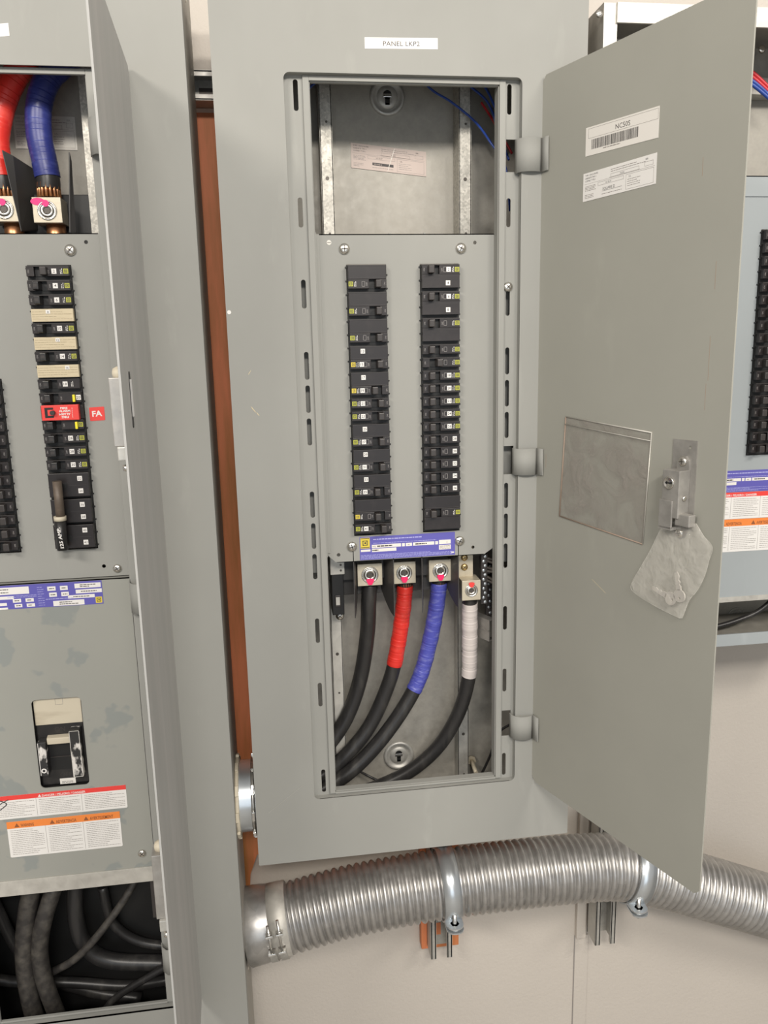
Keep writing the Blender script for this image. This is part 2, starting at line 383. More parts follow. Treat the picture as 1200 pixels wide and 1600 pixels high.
# ---------------------------------------------------------------- breakers
BW, PP, DFY, Z_TOP, SP = .0562, .01877, .030, -.2405, .01868
kinds = {}
def breaker_meshes(poles, hpos, side, hpole, logo, ink, face, sq, handle_col):
    """shared part meshes, origin lower left corner on the cover plate; side 'R' = mark on the right"""
    key = (poles, hpos, side, hpole, logo, ink, face, sq, handle_col)
    if key in kinds: return kinds[key]
    H = poles * SP; F0 = front(0); fl = (lambda a0, a1: (a0, a1)) if side == 'R' else (lambda a0, a1: (BW - a1, BW - a0))
    h = MB(); zr = H - (hpole + 1) * SP           # bottom of the row holding the handle
    h.bx(F0, 0, BW, 0, H, -.03, .003, DARKP)
    M = BLACKF
    zl, zt = .0040, H - .0012                      # raised face
    a0, a1 = fl(BW * .19, BW * .46)                # handle window
    rz0, rz1 = max(zr + .0040, zl), min(zr + .0168, zt)
    L0, L1 = .0008, BW - .0008
    h.bx(F0, L0, L1, zl, rz0, .003, .0115, M) if rz0 > zl + .0005 else None
    h.bx(F0, L0, L1, rz1, zt, .003, .0115, M, .0006) if rz1 < zt - .0005 else None
    h.bx(F0, L0, a0, rz0, rz1, .003, .0115, M, .0006); h.bx(F0, a1, L1, rz0, rz1, .003, .0115, M, .0006)
    h.bx(F0, a0, a1, rz0 + .0005, rz1 - .0005, .003, .0045, DARKP)
    h.bx(F0, L0, L1, zt - .0010, zt, .0112, .0120, GREYP)
    if poles > 1:
        h.bx(F0, L0 + .002, L1 - .002, H - SP - .0004 if hpole else H - SP * .95, H - SP + .0002 if hpole else H - SP * .95 + .0005, .0113, .0118, GREYP)
    for k in range(poles + 0):                     # twist-out stubs at the edge of the cover plate
        z = H - k * SP - .0035
        h.bx(F0, -.0022, .001, z - .0009, z + .0009, 0, .0022, DARKP); z -= .0105
        h.bx(F0, BW - .001, BW + .0022, z - .0009, z + .0009, 0, .0022, DARKP)
    # toggle
    t = MB(); hw = BW * .165; ha = {'on': (.15, .15 + .165), 'mid': (.30, .465), 'off': (.35, .515)}[hpos]; q0, q1 = fl(BW * ha[0], BW * ha[1])
    t.bx(F0, q0, q1, zr + .0045, zr + .0160, .004, .0215, handle_col, .0012, .0006)
    t.bx(F0, q0 + .002, q1 - .002, zr + .0085, zr + .0125, .0210, .0217, GREYP)
    out = {'housing': h, 'handle': t}
    zc = zr + .0105; FF = front(-.0116)
    p = h; o0, o1 = fl(BW * .50, BW * .545)
    c = (o0 + o1) / 2
    up = Frame(F0.p(c + .0012, zc - .0028, .0117), Z, -X); p.text(up, 'OFF', 0, 0, .0028, INKB, .0)
    o0, o1 = fl(BW * .04, BW * .09); up = Frame(F0.p((o0 + o1) / 2 + .0010, zc - .0022, .0117), Z, -X); p.text(up, 'ON', 0, 0, .0028, INKB, 0)
    if sq:
        o0, o1 = fl(BW * .565, BW * .645); outline(p, F0, o0, o1, zc - .0036, zc + .0036, INKB, .0004, .0116)
    if ink:
        o0, o1 = fl(BW * .78, BW * .845); lines(p, Frame(F0.p(o0, zc - .0036, .0), Z, -X), 0, .0072, -(o1 - o0), 0, 2, PAPERW, .0007, .0117, 3)
    if logo:
        l = MB(); o0, o1 = fl(BW * .865, BW * .975); square_mark(l, F0, (o0 + o1) / 2, zc, .0064, {'y': YELLOW, 'l': LIME}[logo], INK, .0116); out['square_mark'] = l
    res = {}
    for n, mb in out.items():
        bmesh.ops.recalc_face_normals(mb.bm, faces=mb.bm.faces); me = bpy.data.meshes.new(n); mb.bm.to_mesh(me); mb.bm.free()
        for q in mb.mats: me.materials.append(q)
        res[n] = me
    kinds[key] = res; return res
def breaker(x, z, poles, hpos, side, hpole, label, group, nums=(), logo='l', ink=True, sq=True, hcol=None, numpos=.70, name='circuit_breaker', y=DFY, clip=False):
    """z = top edge of the unit"""
    r = thing(name, (x, y, z - poles * SP), label, 'breaker', group)
    for n, me in breaker_meshes(poles, hpos, side, hpole, logo, ink, None, sq, hcol or GREYP).items():
        c = bpy.data.objects.new(n, me); COL.objects.link(c); c.parent = r
    FF = front(y, x, z - poles * SP)
    for k, s in enumerate(nums):
        if not s: continue
        row = poles * SP - (k + 1) * SP + .0105
        a = BW * numpos if side == 'R' else BW * (1 - numpos)
        if side == 'L' and k != hpole: a += .002
        if side == 'R' and k != hpole and poles == 2: a -= .001
        b = MB(); b.bx(FF, a - .0032, a + .0032, row - .0034, row + .0034, .0116, .0119, PAPERW)
        b.text(Frame(FF.p(a, row - .0018, 0)), s, 0, 0, .0052, INK, .01195, align='CENTER', bold=.01); b.build('number_sticker', r)
    if clip:
        b = MB(); b.bx(FF, BW * .80, BW * .86, .0045, .0145, .0115, .0155, BRIGHTY, .0008); b.build('yellow_clip', r)
    return r

# ---------------------------------------------------------------- a panelboard shell
ORD = ['topmost', 'second from the top', 'third from the top', 'fourth from the top', 'fifth from the top', 'sixth from the top', 'seventh from the top', 'eighth from the top', 'ninth from the top',
       'tenth from the top', 'eleventh from the top', 'twelfth from the top', 'thirteenth from the top', 'fourteenth from the top', 'fifteenth from the top', 'sixteenth from the top', 'seventeenth from the top', 'eighteenth from the top', 'nineteenth', 'twentieth']
def open_box(name, x0, x1, y0, y1, z0, z1, root, M, t=.0016):
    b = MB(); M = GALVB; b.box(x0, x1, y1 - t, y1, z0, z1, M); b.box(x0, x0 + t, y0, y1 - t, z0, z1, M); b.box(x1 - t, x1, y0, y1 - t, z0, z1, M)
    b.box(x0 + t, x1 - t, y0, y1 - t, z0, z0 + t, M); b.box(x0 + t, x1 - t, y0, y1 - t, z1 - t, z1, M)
    return b.build(name, root)
SLOTZ = [-.0245, -.173, -.281, -.3795, -.4265, -.4735, -.5805, -.628, -.675, -.7757, -.8797, -1.0255]

# ================================================================ CENTRE PANELBOARD
C = thing('panelboard', (.254, .146, -1.155), 'grey panelboard in the centre with its door open and four thick cables below the breakers', 'electrical panel')
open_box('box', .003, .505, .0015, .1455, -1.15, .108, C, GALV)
CF = front(.0)
b = MB(); b.plate(CF, rrect(0, .508, -1.155, .112, .002), [rrect(.0918, .4160, -1.0496, 0, .008)], -.0020, 0, PAINT)
b.bx(CF, 0, .0016, -1.155, .112, -.016, -.0020, PAINT); b.bx(CF, .5064, .508, -1.155, .112, -.016, -.0020, PAINT)
b.bx(CF, .0016, .5064, -1.155, -1.1534, -.016, -.0020, PAINT)
cover = b.build('cover', C)
# recessed inner frame with adjusting slots
b = MB(); IFY = .012; G = front(IFY); HX0, HX1, HZ0, HZ1 = .1255, .3868, -1.0455, -.0070
holes = [rrect(HX0, HX1, HZ0, HZ1)]
for z in SLOTZ:
    holes.append(rrect(.1044, .1108, z - .0195, z + .0195, .0031)); 
    if abs(z + .281) > .001: holes.append(rrect(.3984, .4046, z - .0195, z + .0195, .0031))
holes.append(rrect(.3984, .4046, -.315, -.275, .0031))
HINGE = [(-.0760, -.1188), (-.5050, -.5480), (-.9318, -.9760)]
for z1, z0 in HINGE: holes.append(rrect(.3972, .4122, z0, z1))
b.plate(G, rrect(.0905, .4175, -1.0510, .0012), holes, -.0014, 0, PAINT)
# returns of the opening and raised rim round the hole
b.bx(G, .0903, .0918, -1.051, .001, 0, .0112, PAINT); b.bx(G, .4160, .4175, -1.051, .001, 0, .0112, PAINT)
b.bx(G, .0918, .416, -1.051, -1.0496, 0, .0112, PAINT); b.bx(G, .0918, .416, -.0002, .001, 0, .0112, PAINT)
for a0, a1, c0, c1 in ((HX0 - .0085, HX0, HZ0 - .002, HZ1 + .0065), (HX1, HX1 + .0085, HZ0 - .002, HZ1 + .0065), (HX0, HX1, HZ1, HZ1 + .0065), (HX0, HX1, HZ0 - .003, HZ0)):
    b.bx(G, a0, a1, c0, c1, 0, .0035, PAINT, .0006)
for a in (HX0, HX1 - .0012): b.bx(G, a, a + .0012, HZ0, HZ1, -.018, 0, PAINT)
b.bx(G, HX0, HX1, HZ0, HZ0 + .0012, -.012, 0, PAINT); b.bx(G, HX0, HX1, HZ1 - .0012, HZ1, -.006, 0, PAINT)
fr = b.build('inner_frame', C)
screw('frame_screw', (.4015, IFY - .0003, -.2745), -Y, .0068, fr, BRASS if 0 else CHROME)
# dead front
D = front(DFY); b = MB()
LX0, RX0 = .1702, .2764
hl = [(.169, .2275, Z_TOP + .0012, -.6345), (.2755, .3335, Z_TOP + .0012, -.6358)]
holes = [rrect(LX0 - .0005, LX0 + BW + .0005, Z_TOP - 21 * SP - .0025, Z_TOP + .001), rrect(RX0 - .0005, RX0 + BW + .0005, Z_TOP - 21 * SP - .0025, Z_TOP + .001),
         circ(.3573, -.2107, .0026), circ(.1449, -.6634, .0028), circ(.3545, -.6631, .0026)]
b.plate(D, [(.1262, -.1985), (.1262, -.6600), (.133, -.668), (.142, -.6755), (.372, -.6755), (.3875, -.6650), (.3875, -.1985)], holes, -.0016, 0, PAINT)
b.bx(D, .1262, .1278, -.662, -.1985, 0, .016, PAINT); b.bx(D, .3859, .3875, -.662, -.1985, 0, .016, PAINT)
b.bx(D, .1278, .1330, -.6600, -.1985, 0, .0022, PAINT, .001)
b.bx(D, .142, .372, -.6755, -.6745, -.012, 0, PAINT); b.bx(D, .1275, .386, -.2, -.1985, -.010, 0, PAINT)
for a in (.232, .282): b.bx(D, a, a + .003, -.1985, -.1972, -.003, 0, PAINT)
b.bx(D, .0985, .1262, -.690, -.2000, -.004, -.0025, PAINT); b.bx(D, .3875, .4150, -.690, -.2000, -.004, -.0025, PAINT)
df = b.build('dead_front', C)
b = MB(); b.lathe((.1466, DFY, -.2099), -Y, [(0, .0033), (.0004, .0033)], GALVL, 16); b.bx(D, .1440, .1492, -.2103, -.2095, .0004, .0006, SOCKET); b.build('rivet', df)
for x, z in ((.168, -.2186), (.3365, -.2186), (.1658, -.6515), (.3331, -.6517)): screw('cover_screw', (x, DFY, z), -Y, .0076, df, CHROME)
# purple rating label
def rating_label(parent, F, w, h, name='rating_label', flip=False, seed=1):
    b = MB(); b.bx(F, 0, w, 0, h, 0, .0002, PURPLE)
    b.bx(F, w * .008, w * .105, h * .50, h * .96, .0002, .0003, YELLOW); rect(b, F, w * .012, w * .101, h * .53, h * .94, INK, .0003); square_mark(b, F, w * .056, h * .735, h * .36, YELLOW, INK, .0004)
    rect(b, F, w * .01, w * .11, h * .36, h * .45, PAPER)
    rect(b, F, w * .125, w * .43, h * .50, h * .64, PAPER); rect(b, F, w * .44, w * .47, h * .50, h * .64, PAPER); rect(b, F, w * .48, w * .545, h * .50, h * .64, PAPER)
    rect(b, F, w * .555, w * .78, h * .50, h * .64, PAPER); rect(b, F, w * .79, w * .82, h * .50, h * .64, PAPER); rect(b, F, w * .83, w * .955, h * .50, h * .68, PAPER)
    rect(b, F, w * .125, w * .38, h * .33, h * .47, PAPER); rect(b, F, w * .83, w * .955, h * .26, h * .46, PAPER); rect(b, F, w * .96, w * .99, h * .08, h * .14, PAPER)
    b.text(F, 'NQ', w * .135, h * .535, h * .085, INK, .0004); b.text(F, 'NQ442L2C', w * .18, h * .535, h * .085, INK, .0004) if 0 else lines(b, F, w * .18, w * .34, h * .54, h * .60, 1, INK, h * .05, .0004, 5)
    b.text(F, '60', w * .50, h * .535, h * .085, INK, .0004); lines(b, F, w * .58, w * .70, h * .54, h * .60, 1, INK, h * .05, .0004, 6)
    lines(b, F, w * .13, w * .24, h * .37, h * .43, 1, INK, h * .05, .0004, 8); b.text(F, '1', w * .80, h * .54, h * .08, INK, .0004); b.text(F, '3', w * .91, h * .55, h * .08, INK, .0004)
    lines(b, F, w * .84, w * .945, h * .28, h * .44, 3, INKG, h * .02, .0004, 2)
    lines(b, F, w * .14, w * .96, h * .82, h * .92, 1, LILAC, h * .045, .0003, seed); lines(b, F, w * .14, w * .80, h * .66, h * .75, 1, LILAC, h * .02, .0003, seed + 1)
    lines(b, F, w * .01, w * .97, h * .03, h * .23, 4, LILAC, h * .018, .0003, seed + 2); return b.build(name, parent)
Fp = Frame((.1776, DFY - .0001, -.6738), X + Z * .004); rating_label(df, Fp, .1482, .0362)

# fill the columns
GL, GR = 'breakers in the left column of the centre panelboard', 'breakers in the right column of the centre panelboard'
left = [(2, 'on', ('', '')), (2, 'on', ('', '')), (2, 'on', ('', '')), (2, 'on', ('14', '15')), (2, 'mid', ('17', '19')), (1, 'on', ('21',)), (1, 'on', ('23',)),
        (2, 'on', ('25', '27')), (2, 'on', ('29', '31')), (2, 'mid', ('33', '35')), (2, 'mid', ('', '')), (1, 'on', ('41',))]
left[3] = (2, 'on', ('13', '15'))
z = Z_TOP
for i, (p, hp, nums) in enumerate(left):
    n = ' and '.join(s for s in nums if s)
    lab = ('two-pole' if p == 2 else 'single') + ' black breaker ' + (('numbered ' + n) if n else 'without number stickers') + ', ' + (ORD[i] if i < 11 else 'lowest') + ' in centre panel\'s left column'
    breaker(LX0, z, p, hp, 'L', p - 1, lab, GL, nums, 'y' if i in (3, 4, 10) else 'l'); z -= p * SP
rt = [(2, 'on', ('2', '4')), (2, 'on', ('6', '8')), (2, 'on', ('', ''))] + [(1, 'on', ('',)), (1, 'off', ('',))] + [(1, 'on', (str(k),)) for k in (18, 20, 22, 24, 26)] + [(1, 'on', (str(k),)) for k in (28, 30, 32, 34, 36)] + [(3, 'on', ())]
z = Z_TOP
for i, (p, hp, nums) in enumerate(rt):
    n = ' and '.join(s for s in nums if s); wide = {1: 'single', 2: 'two-pole', 3: 'three-pole'}[p]
    lab = wide + ' black breaker ' + (('numbered ' + n) if n else 'without number stickers') + ', ' + (ORD[i] if i < 15 else 'lowest') + ' in centre panel\'s right column'
    low = 10 <= i <= 14
    breaker(RX0, z, p, hp, 'R', 1 if p == 3 else 0, lab, GR, nums, None if low else 'l', not low, True, numpos=.84 if low else .70); z -= p * SP

# ---- inside, upper bay
YB = .1435
BKF = front(YB)
inner = MB()
def rail(x0, x1, z0, z1, M=SPANGLE, y0=.105):
    b = MB(); F = front(YB); d = YB - y0
    b.bx(F, x0, x1, z0, z1, d - .0015, d, M, .0004); b.bx(F, x0, x0 + .0015, z0, z1, 0, d, M); b.bx(F, x1 - .0015, x1, z0, z1, 0, d, M)
    n = int((z1 - z0) / .075)
    for k in range(n + 1):
        z = z0 + .016 + k * (z1 - z0 - .03) / max(n, 1)
        if k % 2: b.lathe(((x0 + x1) / 2, YB - d, z), -Y, [(0, .0028), (.0002, .0028)], SOCKET, 12)
        else: b.lathe(((x0 + x1) / 2 + .001, YB - d, z), -Y, [(0, .0018), (.0002, .0018)], SOCKET, 12)
    return b.build('mounting_rail', C)
rail(.1440, .1625, -.67, .06); rail(.3520, .3710, -.67, .06)
rail(.1335, .1520, -1.075, -.70, GALVL); rail(.3500, .3690, -1.115, -.70, GALV, .118)
def knockout(u, v, r, parent, y=YB):
    c = pt(u, v, y); b = MB()
    b.lathe(c, -Y, [(0, r), (.0035, r * .96), (.0035, r * .80), (.0008, r * .74), (.0004, r * .60)], GALV, 36, cap=False)
    F = Frame(c); b.lathe(c - Y * .0003, -Y, [(0, r * .60), (.0016, r * .56), (.0016, r * .32), (.001, .0001)], GALV, 30, cap=False)
    b.bx(F, -r * .13, r * .13, -r * .42, r * .10, .0015, .0019, DARKP); b.lathe(c + Z * r * .12 - Y * .0015, -Y, [(0, r * .24), (.0004, r * .24)], DARKP, 18)
    b.bx(F, -r * .24, r * .24, -.002 + r * .05, r * .05 + .003, .0018, .0035, ZINC, .0008)
    return b.build('knockout_ring', parent)
knockout(605, 152, .027, C); knockout(623, 1180, .027, C)
# aged rating sticker, tilted
p0 = pt(549, 262, YB - .0004); p1 = pt(666, 276, YB - .0004); p2 = pt(552, 223, YB - .0004)
F = Frame(p0, (p1 - p0)); w = (p1 - p0).length; h = (p2 - p0).length
def type_label(b, F, w, h, P, sq, K=INK, KG=INKG, tilt=0):
    b.bx(F, 0, w, 0, h, 0, .0003, P)
    for k, s in enumerate(('TYPE 1 ENCLOSURE', 'GABINETE TIPO 1', 'COFFRET TYPE 1')): b.text(F, s, w * .03, h * (.88 - .10 * k), h * .075, K, .0004)
    rect(b, F, w * .02, w * .98, h * .60, h * .607, KG, .0003); rect(b, F, w * .38, w * .79, h * .62, h * .63, KG, .0003); outline(b, F, w * .40, w * .78, h * .62, h * .74, KG, .0003, .0003)
    b.text(F, 'NC50S', w * .53, h * .65, h * .07, K, .0004); lines(b, F, w * .40, w * .86, h * .78, h * .92, 2, KG, h * .02, .0003, 3)
    b.text(F, 'SER', w * .86, h * .86, h * .08, K, .0004); outline(b, F, w * .85, w * .96, h * .66, h * .80, KG, .0003, .0003)
    outline(b, F, w * .22, w * .58, h * .44, h * .56, KG, .0003, .0003); b.text(F, 'NC-50-SF', w * .33, h * .47, h * .07, K, .0004)
    if sq: rect(b, F, w * .28, w * .56, h * .20, h * .31, K, .0003); b.text(F, 'SQUARE D', w * .30, h * .225, h * .075, P, .0005)
    else: b.text(F, 'SQUARE D', w * .29, h * .25, h * .13, K, .0004); rect(b, F, w * .28, w * .56, h * .215, h * .225, K, .0003)
    outline(b, F, w * .61, w * .97, h * .06, h * .56, KG, .0003, .0003); lines(b, F, w * .63, w * .80, h * .14, h * .42, 4, KG, h * .018, .0003, 9)
    b.text(F, 'UL', w * .65, h * .45, h * .09, K, .0004); lines(b, F, w * .03, w * .19, h * .34, h * .54, 4, KG, h * .018, .0003, 4); lines(b, F, w * .03, w * .16, h * .08, h * .24, 3, KG, h * .018, .0003, 6); lines(b, F, w * .28, w * .56, h * .07, h * .16, 1, KG, h * .02, .0003, 7)
b = MB(); type_label(b, F, w, h, PINKP, True, INK, INKG)
Fs = Frame(F.p(w * .48, h * .03, .0006), Frame(F.o).u * .35 + Z); b.bx(Fs, 0, h * .95, -.0012, .0012, 0, .0003, GALVL)
b.build('rating_sticker', C)

def wire(name, pts, r, M, label, group=None, cat='wire', seg=10):
    b = MB(); b.tube(smooth_path(pts, 8), r, M, seg); o = b.build(name); return tag(o, label, cat, group)
for i, (pts, M, l) in enumerate((
    ([(640, 100, .11), (672, 138, .11), (706, 160, .10), (742, 190, .09), (766, 222, .07), (790, 262, .06), (797, 330, .06)], WIREB, 'blue wire starting furthest left, sweeping down to the right in centre panel top bay'),
    ([(700, 105, .09), (735, 135, .09), (762, 160, .08), (778, 200, .07), (795, 250, .05)], WIREB, 'blue wire curving second from the left in centre panel top bay'),
    ([(735, 108, .07), (757, 135, .07), (772, 165, .06), (789, 214, .055)], WIREB, 'short blue wire uppermost in the right corner of centre panel top bay'),
    ([(745, 112, .10), (766, 150, .09), (773, 190, .08), (795, 240, .07)], WIREK, 'dark grey wire among blue wires in centre panel top bay'),
    ([(752, 160, .105), (764, 178, .10), (775, 196, .09), (800, 240, .075)], WIRER, 'dark red wire beside the blue wires in centre panel top bay'),
    ([(470, 150, .09), (488, 133, .09), (505, 120, .10), (530, 105, .10)], WIREB, 'short blue wire in the upper left corner of centre panel'),
    ([(470, 138, .08), (484, 126, .08), (500, 116, .09)], WIRER, 'red wire just showing in the upper left corner of centre panel'),
    ([(560, 1204, .13), (577, 1213, .13), (600, 1224, .12), (630, 1238, .12)], CABLE, 'thin black wire crossing the floor of centre panel between thick cables'),
    ([(800, 1130, .09), (778, 1146, .10), (766, 1180, .11), (752, 1210, .12), (742, 1225, .12)], CABLE, 'thin black wire looping in the lower right corner of centre panel'))):
    wire('wire', [pt(*p) for p in pts], .0017 if i < 7 else .0022, M, l, None)

# ---- lower bay: lugs, barriers, cables
b = MB(); b.box(.138, .345, .085, .125, -.745, -.60, BARR, .002); b.box(.150, .335, .070, .085, -.715, -.67, BARR); b.build('bus_insulator', C)
b = MB(); p = front(.062); b.bx(p, .1335, .1560, -.7035, -.66, -.04, 0, GALVL, .0008); b.lathe((.150, .0618, -.697), -Y, [(0, .0018), (.0002, .0018)], SOCKET, 10); b.lathe((.150, .0618, -.688), -Y, [(0, .0018), (.0002, .0018)], SOCKET, 10); br = b.build('end_bracket', C)
b = MB(); b.bx(p, .1350, .1540, -.771, -.7037, -.04, -.003, DARKP, .001); b.bx(p, .1395, .1485, -.757, -.738, -.003, -.0022, GREYP, .001); b.bx(p, .141, .147, -.754, -.741, -.0022, -.0018, GALVL); b.build('insulator_block', C)
q = pt(531, 962, .09); screw('mounting_screw', q, -Y, .0068, C, CHROME)
LY = .058
def lug(x0, x1, z0, z1, y, M2, dot=None, hollow=True, dotdown=True):
    b = MB(); F = front(y); w = x1 - x0; cx = (x0 + x1) / 2; cz = (z0 + z1) / 2
    b.bx(F, x0, x1, z0, z1, -.034, 0, LUG, .0008); o = b.build('lug', C)
    b = MB(); b.lathe((cx, y, cz), -Y, [(0, w * .34), (.0012, w * .34), (.0014, w * .30), (.0006, w * .29), (.0006, w * .24), (.0022, w * .235), (.0024, w * .13), (.0004, w * .12), (.0002, .00001)], CHROME if hollow else CHROME, 28)
    b.lathe((cx, y - .0007, cz), -Y, [(0, w * .12), (.0004, w * .12)], SOCKET, 6); b.build('set_screw', o)
    dz = z0 + (z1 - z0) * (.20 if dotdown else .80)
    b = MB(); loop = [(cx + w * .14 * (1 + .25 * math.sin(3 * t)) * math.cos(t), dz + w * .17 * (1 + .2 * math.cos(2 * t)) * math.sin(t)) for t in [k / 14 * math.tau for k in range(14)]]
    b.plate(F, loop, [], .0015, .0026, M2); b.build('torque_mark', o)
    return o
lug(.1757, .2150, -.7235, -.688, LY, PINKM); lug(.2315, .2685, -.7235, -.688, LY, PINKM); lug(.2900, .3270, -.7235, -.688, LY, PINKM)
# neutral plate with two brass screws, and the neutral lug standing further forward
b = MB(); a = pt(711, 868, .06); c = pt(739, 898, .06); F = front(.060)
b.bx(F, a.x, c.x, c.z - .004, a.z + .015, -.003, 0, LUG, .0005); ob = b.build('neutral_plate', C)
for v in (871, 886): screw('brass_screw', pt(725.5, v, .0595), -Y, .0055, ob, BRASS)
a = pt(722, 908, .035); c = pt(751, 937, .035); lug(a.x, c.x, c.z, a.z, .035, REDS, dotdown=False)
# curved fibre barriers between the phases
def barrier(u, v0, v1, bend, y0=.030, y1=.115):
    z1 = pt(u, v0, y0).z + .02; z0 = pt(u, v1, y0).z; x = pt(u, (v0 + v1) / 2, y0).x
    b = MB(); i = b.mi(BARR); rows = []
    for k in range(9):
        t = k / 8; yy = y0 + (y1 - y0) * t; xx = x - bend * (1 - t) ** 2 + .012 * t * (1 if bend > 0 else -1); lo = z0 + (z1 - z0) * .55 * t ** 1.5
        rows.append([Vector((xx, yy, z1)), Vector((xx, yy, lo))])
    for (A, Bq), (A2, B2) in zip(rows, rows[1:]):
        d = X * .0012
        b.hexa([A, A2, B2, Bq, A + d, A2 + d, B2 + d, Bq + d], BARR)
    return b.build('phase_barrier', C)
barrier(556, 870, 966, .003); barrier(609, 872, 964, -.006); barrier(663, 872, 958, .004); barrier(713, 872, 950, -.003)
# bare strands under lugs
def strands(c, r, M=COPPER, n=16, parent=None, h=.012):
    b = MB()
    for k in range(n):
        a = k / n * math.tau; d = Vector((math.cos(a), math.sin(a), 0)) * r * .85
        b.cyl(c + d + Vector((0, 0, h)), c + d * 1.05 - Vector((0, 0, .003)), r * .16, M, 6)
    return b.build('copper_strands', parent)
NIP = Vector((-.016, .078, -1.075))
def taped_cable(name, px, r, tape, tv0, tv1, label, end, ring=.0):
    """px: (u, v, depth) along the cable from the lug down"""
    root = thing(name, pt(*px[-1]), label, 'cable', 'thick cables landing on the lower lugs of the centre panelboard')
    P = smooth_path([pt(*p) for p in px] + end, 12); b = MB(); b.tube(P, r, CABLE, 20); b.build('jacket', root)
    if tape:
        z0, z1 = pt(px[0][0], tv0, px[0][2]).z, pt(px[2][0], tv1, px[2][2]).z
        Q = [p for p in P if z1 <= p.z <= z0]; D_ = []
        for A, Bq in zip(Q, Q[1:]):
            D_ += [A.lerp(Bq, t / 8) for t in range(8)]
        L = 0; acc = [0]
        for A, Bq in zip(D_, D_[1:]): L += (A - Bq).length; acc.append(L)
        def rad(k):
            s = acc[k] / .0105 + .33 * math.sin(acc[k] * 210 + r * 9e4) + .2 * math.sin(acc[k] * 530); ph = s - math.floor(s); w = .0003 * math.sin(s * 2.1)
            return r * 1.045 + .0005 * (1 - ph) + w
        b = MB(); b.tube(D_, rad, tape, 24); b.build('phase_tape', root)
    return root
cA = [(578, 912, .078), (576, 940, .08), (574, 990, .09), (563, 1060, .10), (542, 1120, .10), (512, 1165, .095), (478, 1200, .09)]
taped_cable('power_cable', cA, .0125, None, 0, 0, 'thick black cable without coloured tape, leftmost on the lower lugs', [NIP + Vector((.02, .0, .022)), NIP + Vector((-.04, 0, .022))])
cB = [(633, 906, .078), (631, 940, .082), (623, 1000, .09), (610, 1060, .095), (580, 1130, .095), (545, 1175, .09), (505, 1210, .085)]
r_ = taped_cable('power_cable', cB, .0122, RED, 914, 1043, 'thick black cable wrapped in red tape, below the centre panel breakers', [NIP + Vector((.03, -.02, -.010)), NIP + Vector((-.04, -.02, -.005))])
strands(pt(633, 912, .078), .0115, parent=r_)
cC = [(686, 904, .078), (683, 940, .082), (672, 1000, .09), (655, 1060, .09), (625, 1115, .085), (585, 1168, .08), (545, 1207, .075), (505, 1232, .07)]
r_ = taped_cable('power_cable', cC, .0124, BLUE, 908, 1078, 'thick black cable wrapped in blue tape, below the centre panel breakers', [NIP + Vector((.03, -.035, -.025)), NIP + Vector((-.04, -.03, -.02))])
strands(pt(686, 908, .078), .0115, parent=r_)
cD = [(734, 930, .055), (734, 960, .060), (734, 1010, .07), (732, 1060, .08), (716, 1115, .09), (686, 1165, .10), (645, 1202, .105), (600, 1225, .11), (560, 1238, .11)]
taped_cable('power_cable', cD, .0118, WHITET, 942, 1062, 'thick black cable wrapped in white tape, rightmost below the breakers', [Vector((.10, .11, -1.110)), NIP + Vector((.01, .025, -.03)), NIP + Vector((-.04, .02, -.025))])
# neutral terminal bars with rows of screws and grey wires
def terminal_bar(u0, v0, u1, v1, y, n, r=.0028, w=.010):
    A, Bq = pt(u0, v0, y), pt(u1, v1, y); b = MB(); F = Frame(A, X); h = A.z - Bq.z
    b.bx(F, -w / 2, w / 2, -h, 0, -.012, 0, GREYP, .0006)
    o = b.build('terminal_bar', C)
    for k in range(n):
        b = MB(); screw_head(b, A + Vector((w * .12 * (-1) ** k, 0, -h * (k + .5) / n)), -Y, r, BLUEZ); b.build('terminal_screw', o)
terminal_bar(757, 866, 756, 944, .050, 11); terminal_bar(765, 880, 762, 962, .075, 9, .0025)
for i, (v, dv) in enumerate(((876, 8), (886, 9), (900, 16), (906, 12), (892, 4), (872, 5))):
    wire('wire', [pt(758, v, .062), pt(768, v + dv * .3, .06), pt(784, v + dv, .055), pt(800, v + dv * 1.4, .055)], .0022, WIREK,
         'thin grey wire running from the neutral bar behind the centre panel\'s right edge', 'grey wires at the neutral terminal bar of the centre panelboard')
for i, (u, w_) in enumerate(((772, 0), (778, 5), (783, 9))):
    wire('wire', [pt(796, 900 + w_, .05), pt(u + 4, 935, .06), pt(u, 965, .07), pt(u + 4, 990 + w_, .08), pt(805, 1015, .09)], .0022, WIREK,
         'grey wire curving behind the folded bracket at the right edge of centre panel', 'grey wires bending behind the right edge of the centre panelboard')
b = MB(); A = pt(742, 958, .050); Bq = pt(762, 975, .050)
Fb = Frame(pt(737, 972, .090), Vector((.42, -.90, 0))); b.bx(Fb, 0, .046, -.020, .016, 0, .0014, LATCHM); b.bx(Fb, 0, .046, -.020, -.0186, -.012, 0, LATCHM); b.bx(Fb, 0, .046, .0146, .016, -.012, 0, LATCHM); b.bx(Fb, 0, .046, -.003, -.0015, .0014, .003, LATCHM)
b.build('folded_bracket', C)
A, Bq = pt(736, 1186, .14), pt(744, 1208, .095); b = MB(); b.cyl(A, Bq, .0035, LUG, 14); b.lathe(A, Bq - A, [(.001, .0085), (.006, .0085)], LUG, 6); b.build('ground_stud', C)
# printed name strip on the cover
def strip_label(parent, a, b_, txt, y=-.0003, hgt=.0135):
    F = Frame(a, b_ - a); w = (b_ - a).length; b = MB(); b.bx(F, 0, w, 0, hgt, 0, .0003, PAPERW)
    if txt: b.text(F, txt, w / 2, hgt * .25, hgt * .62, INK, .0004, w * .50, 'CENTER')
    return b.build('name_strip', parent)
strip_label(cover, pt(570, 76, 0), pt(684, 77, 0), 'PANEL LKP2')
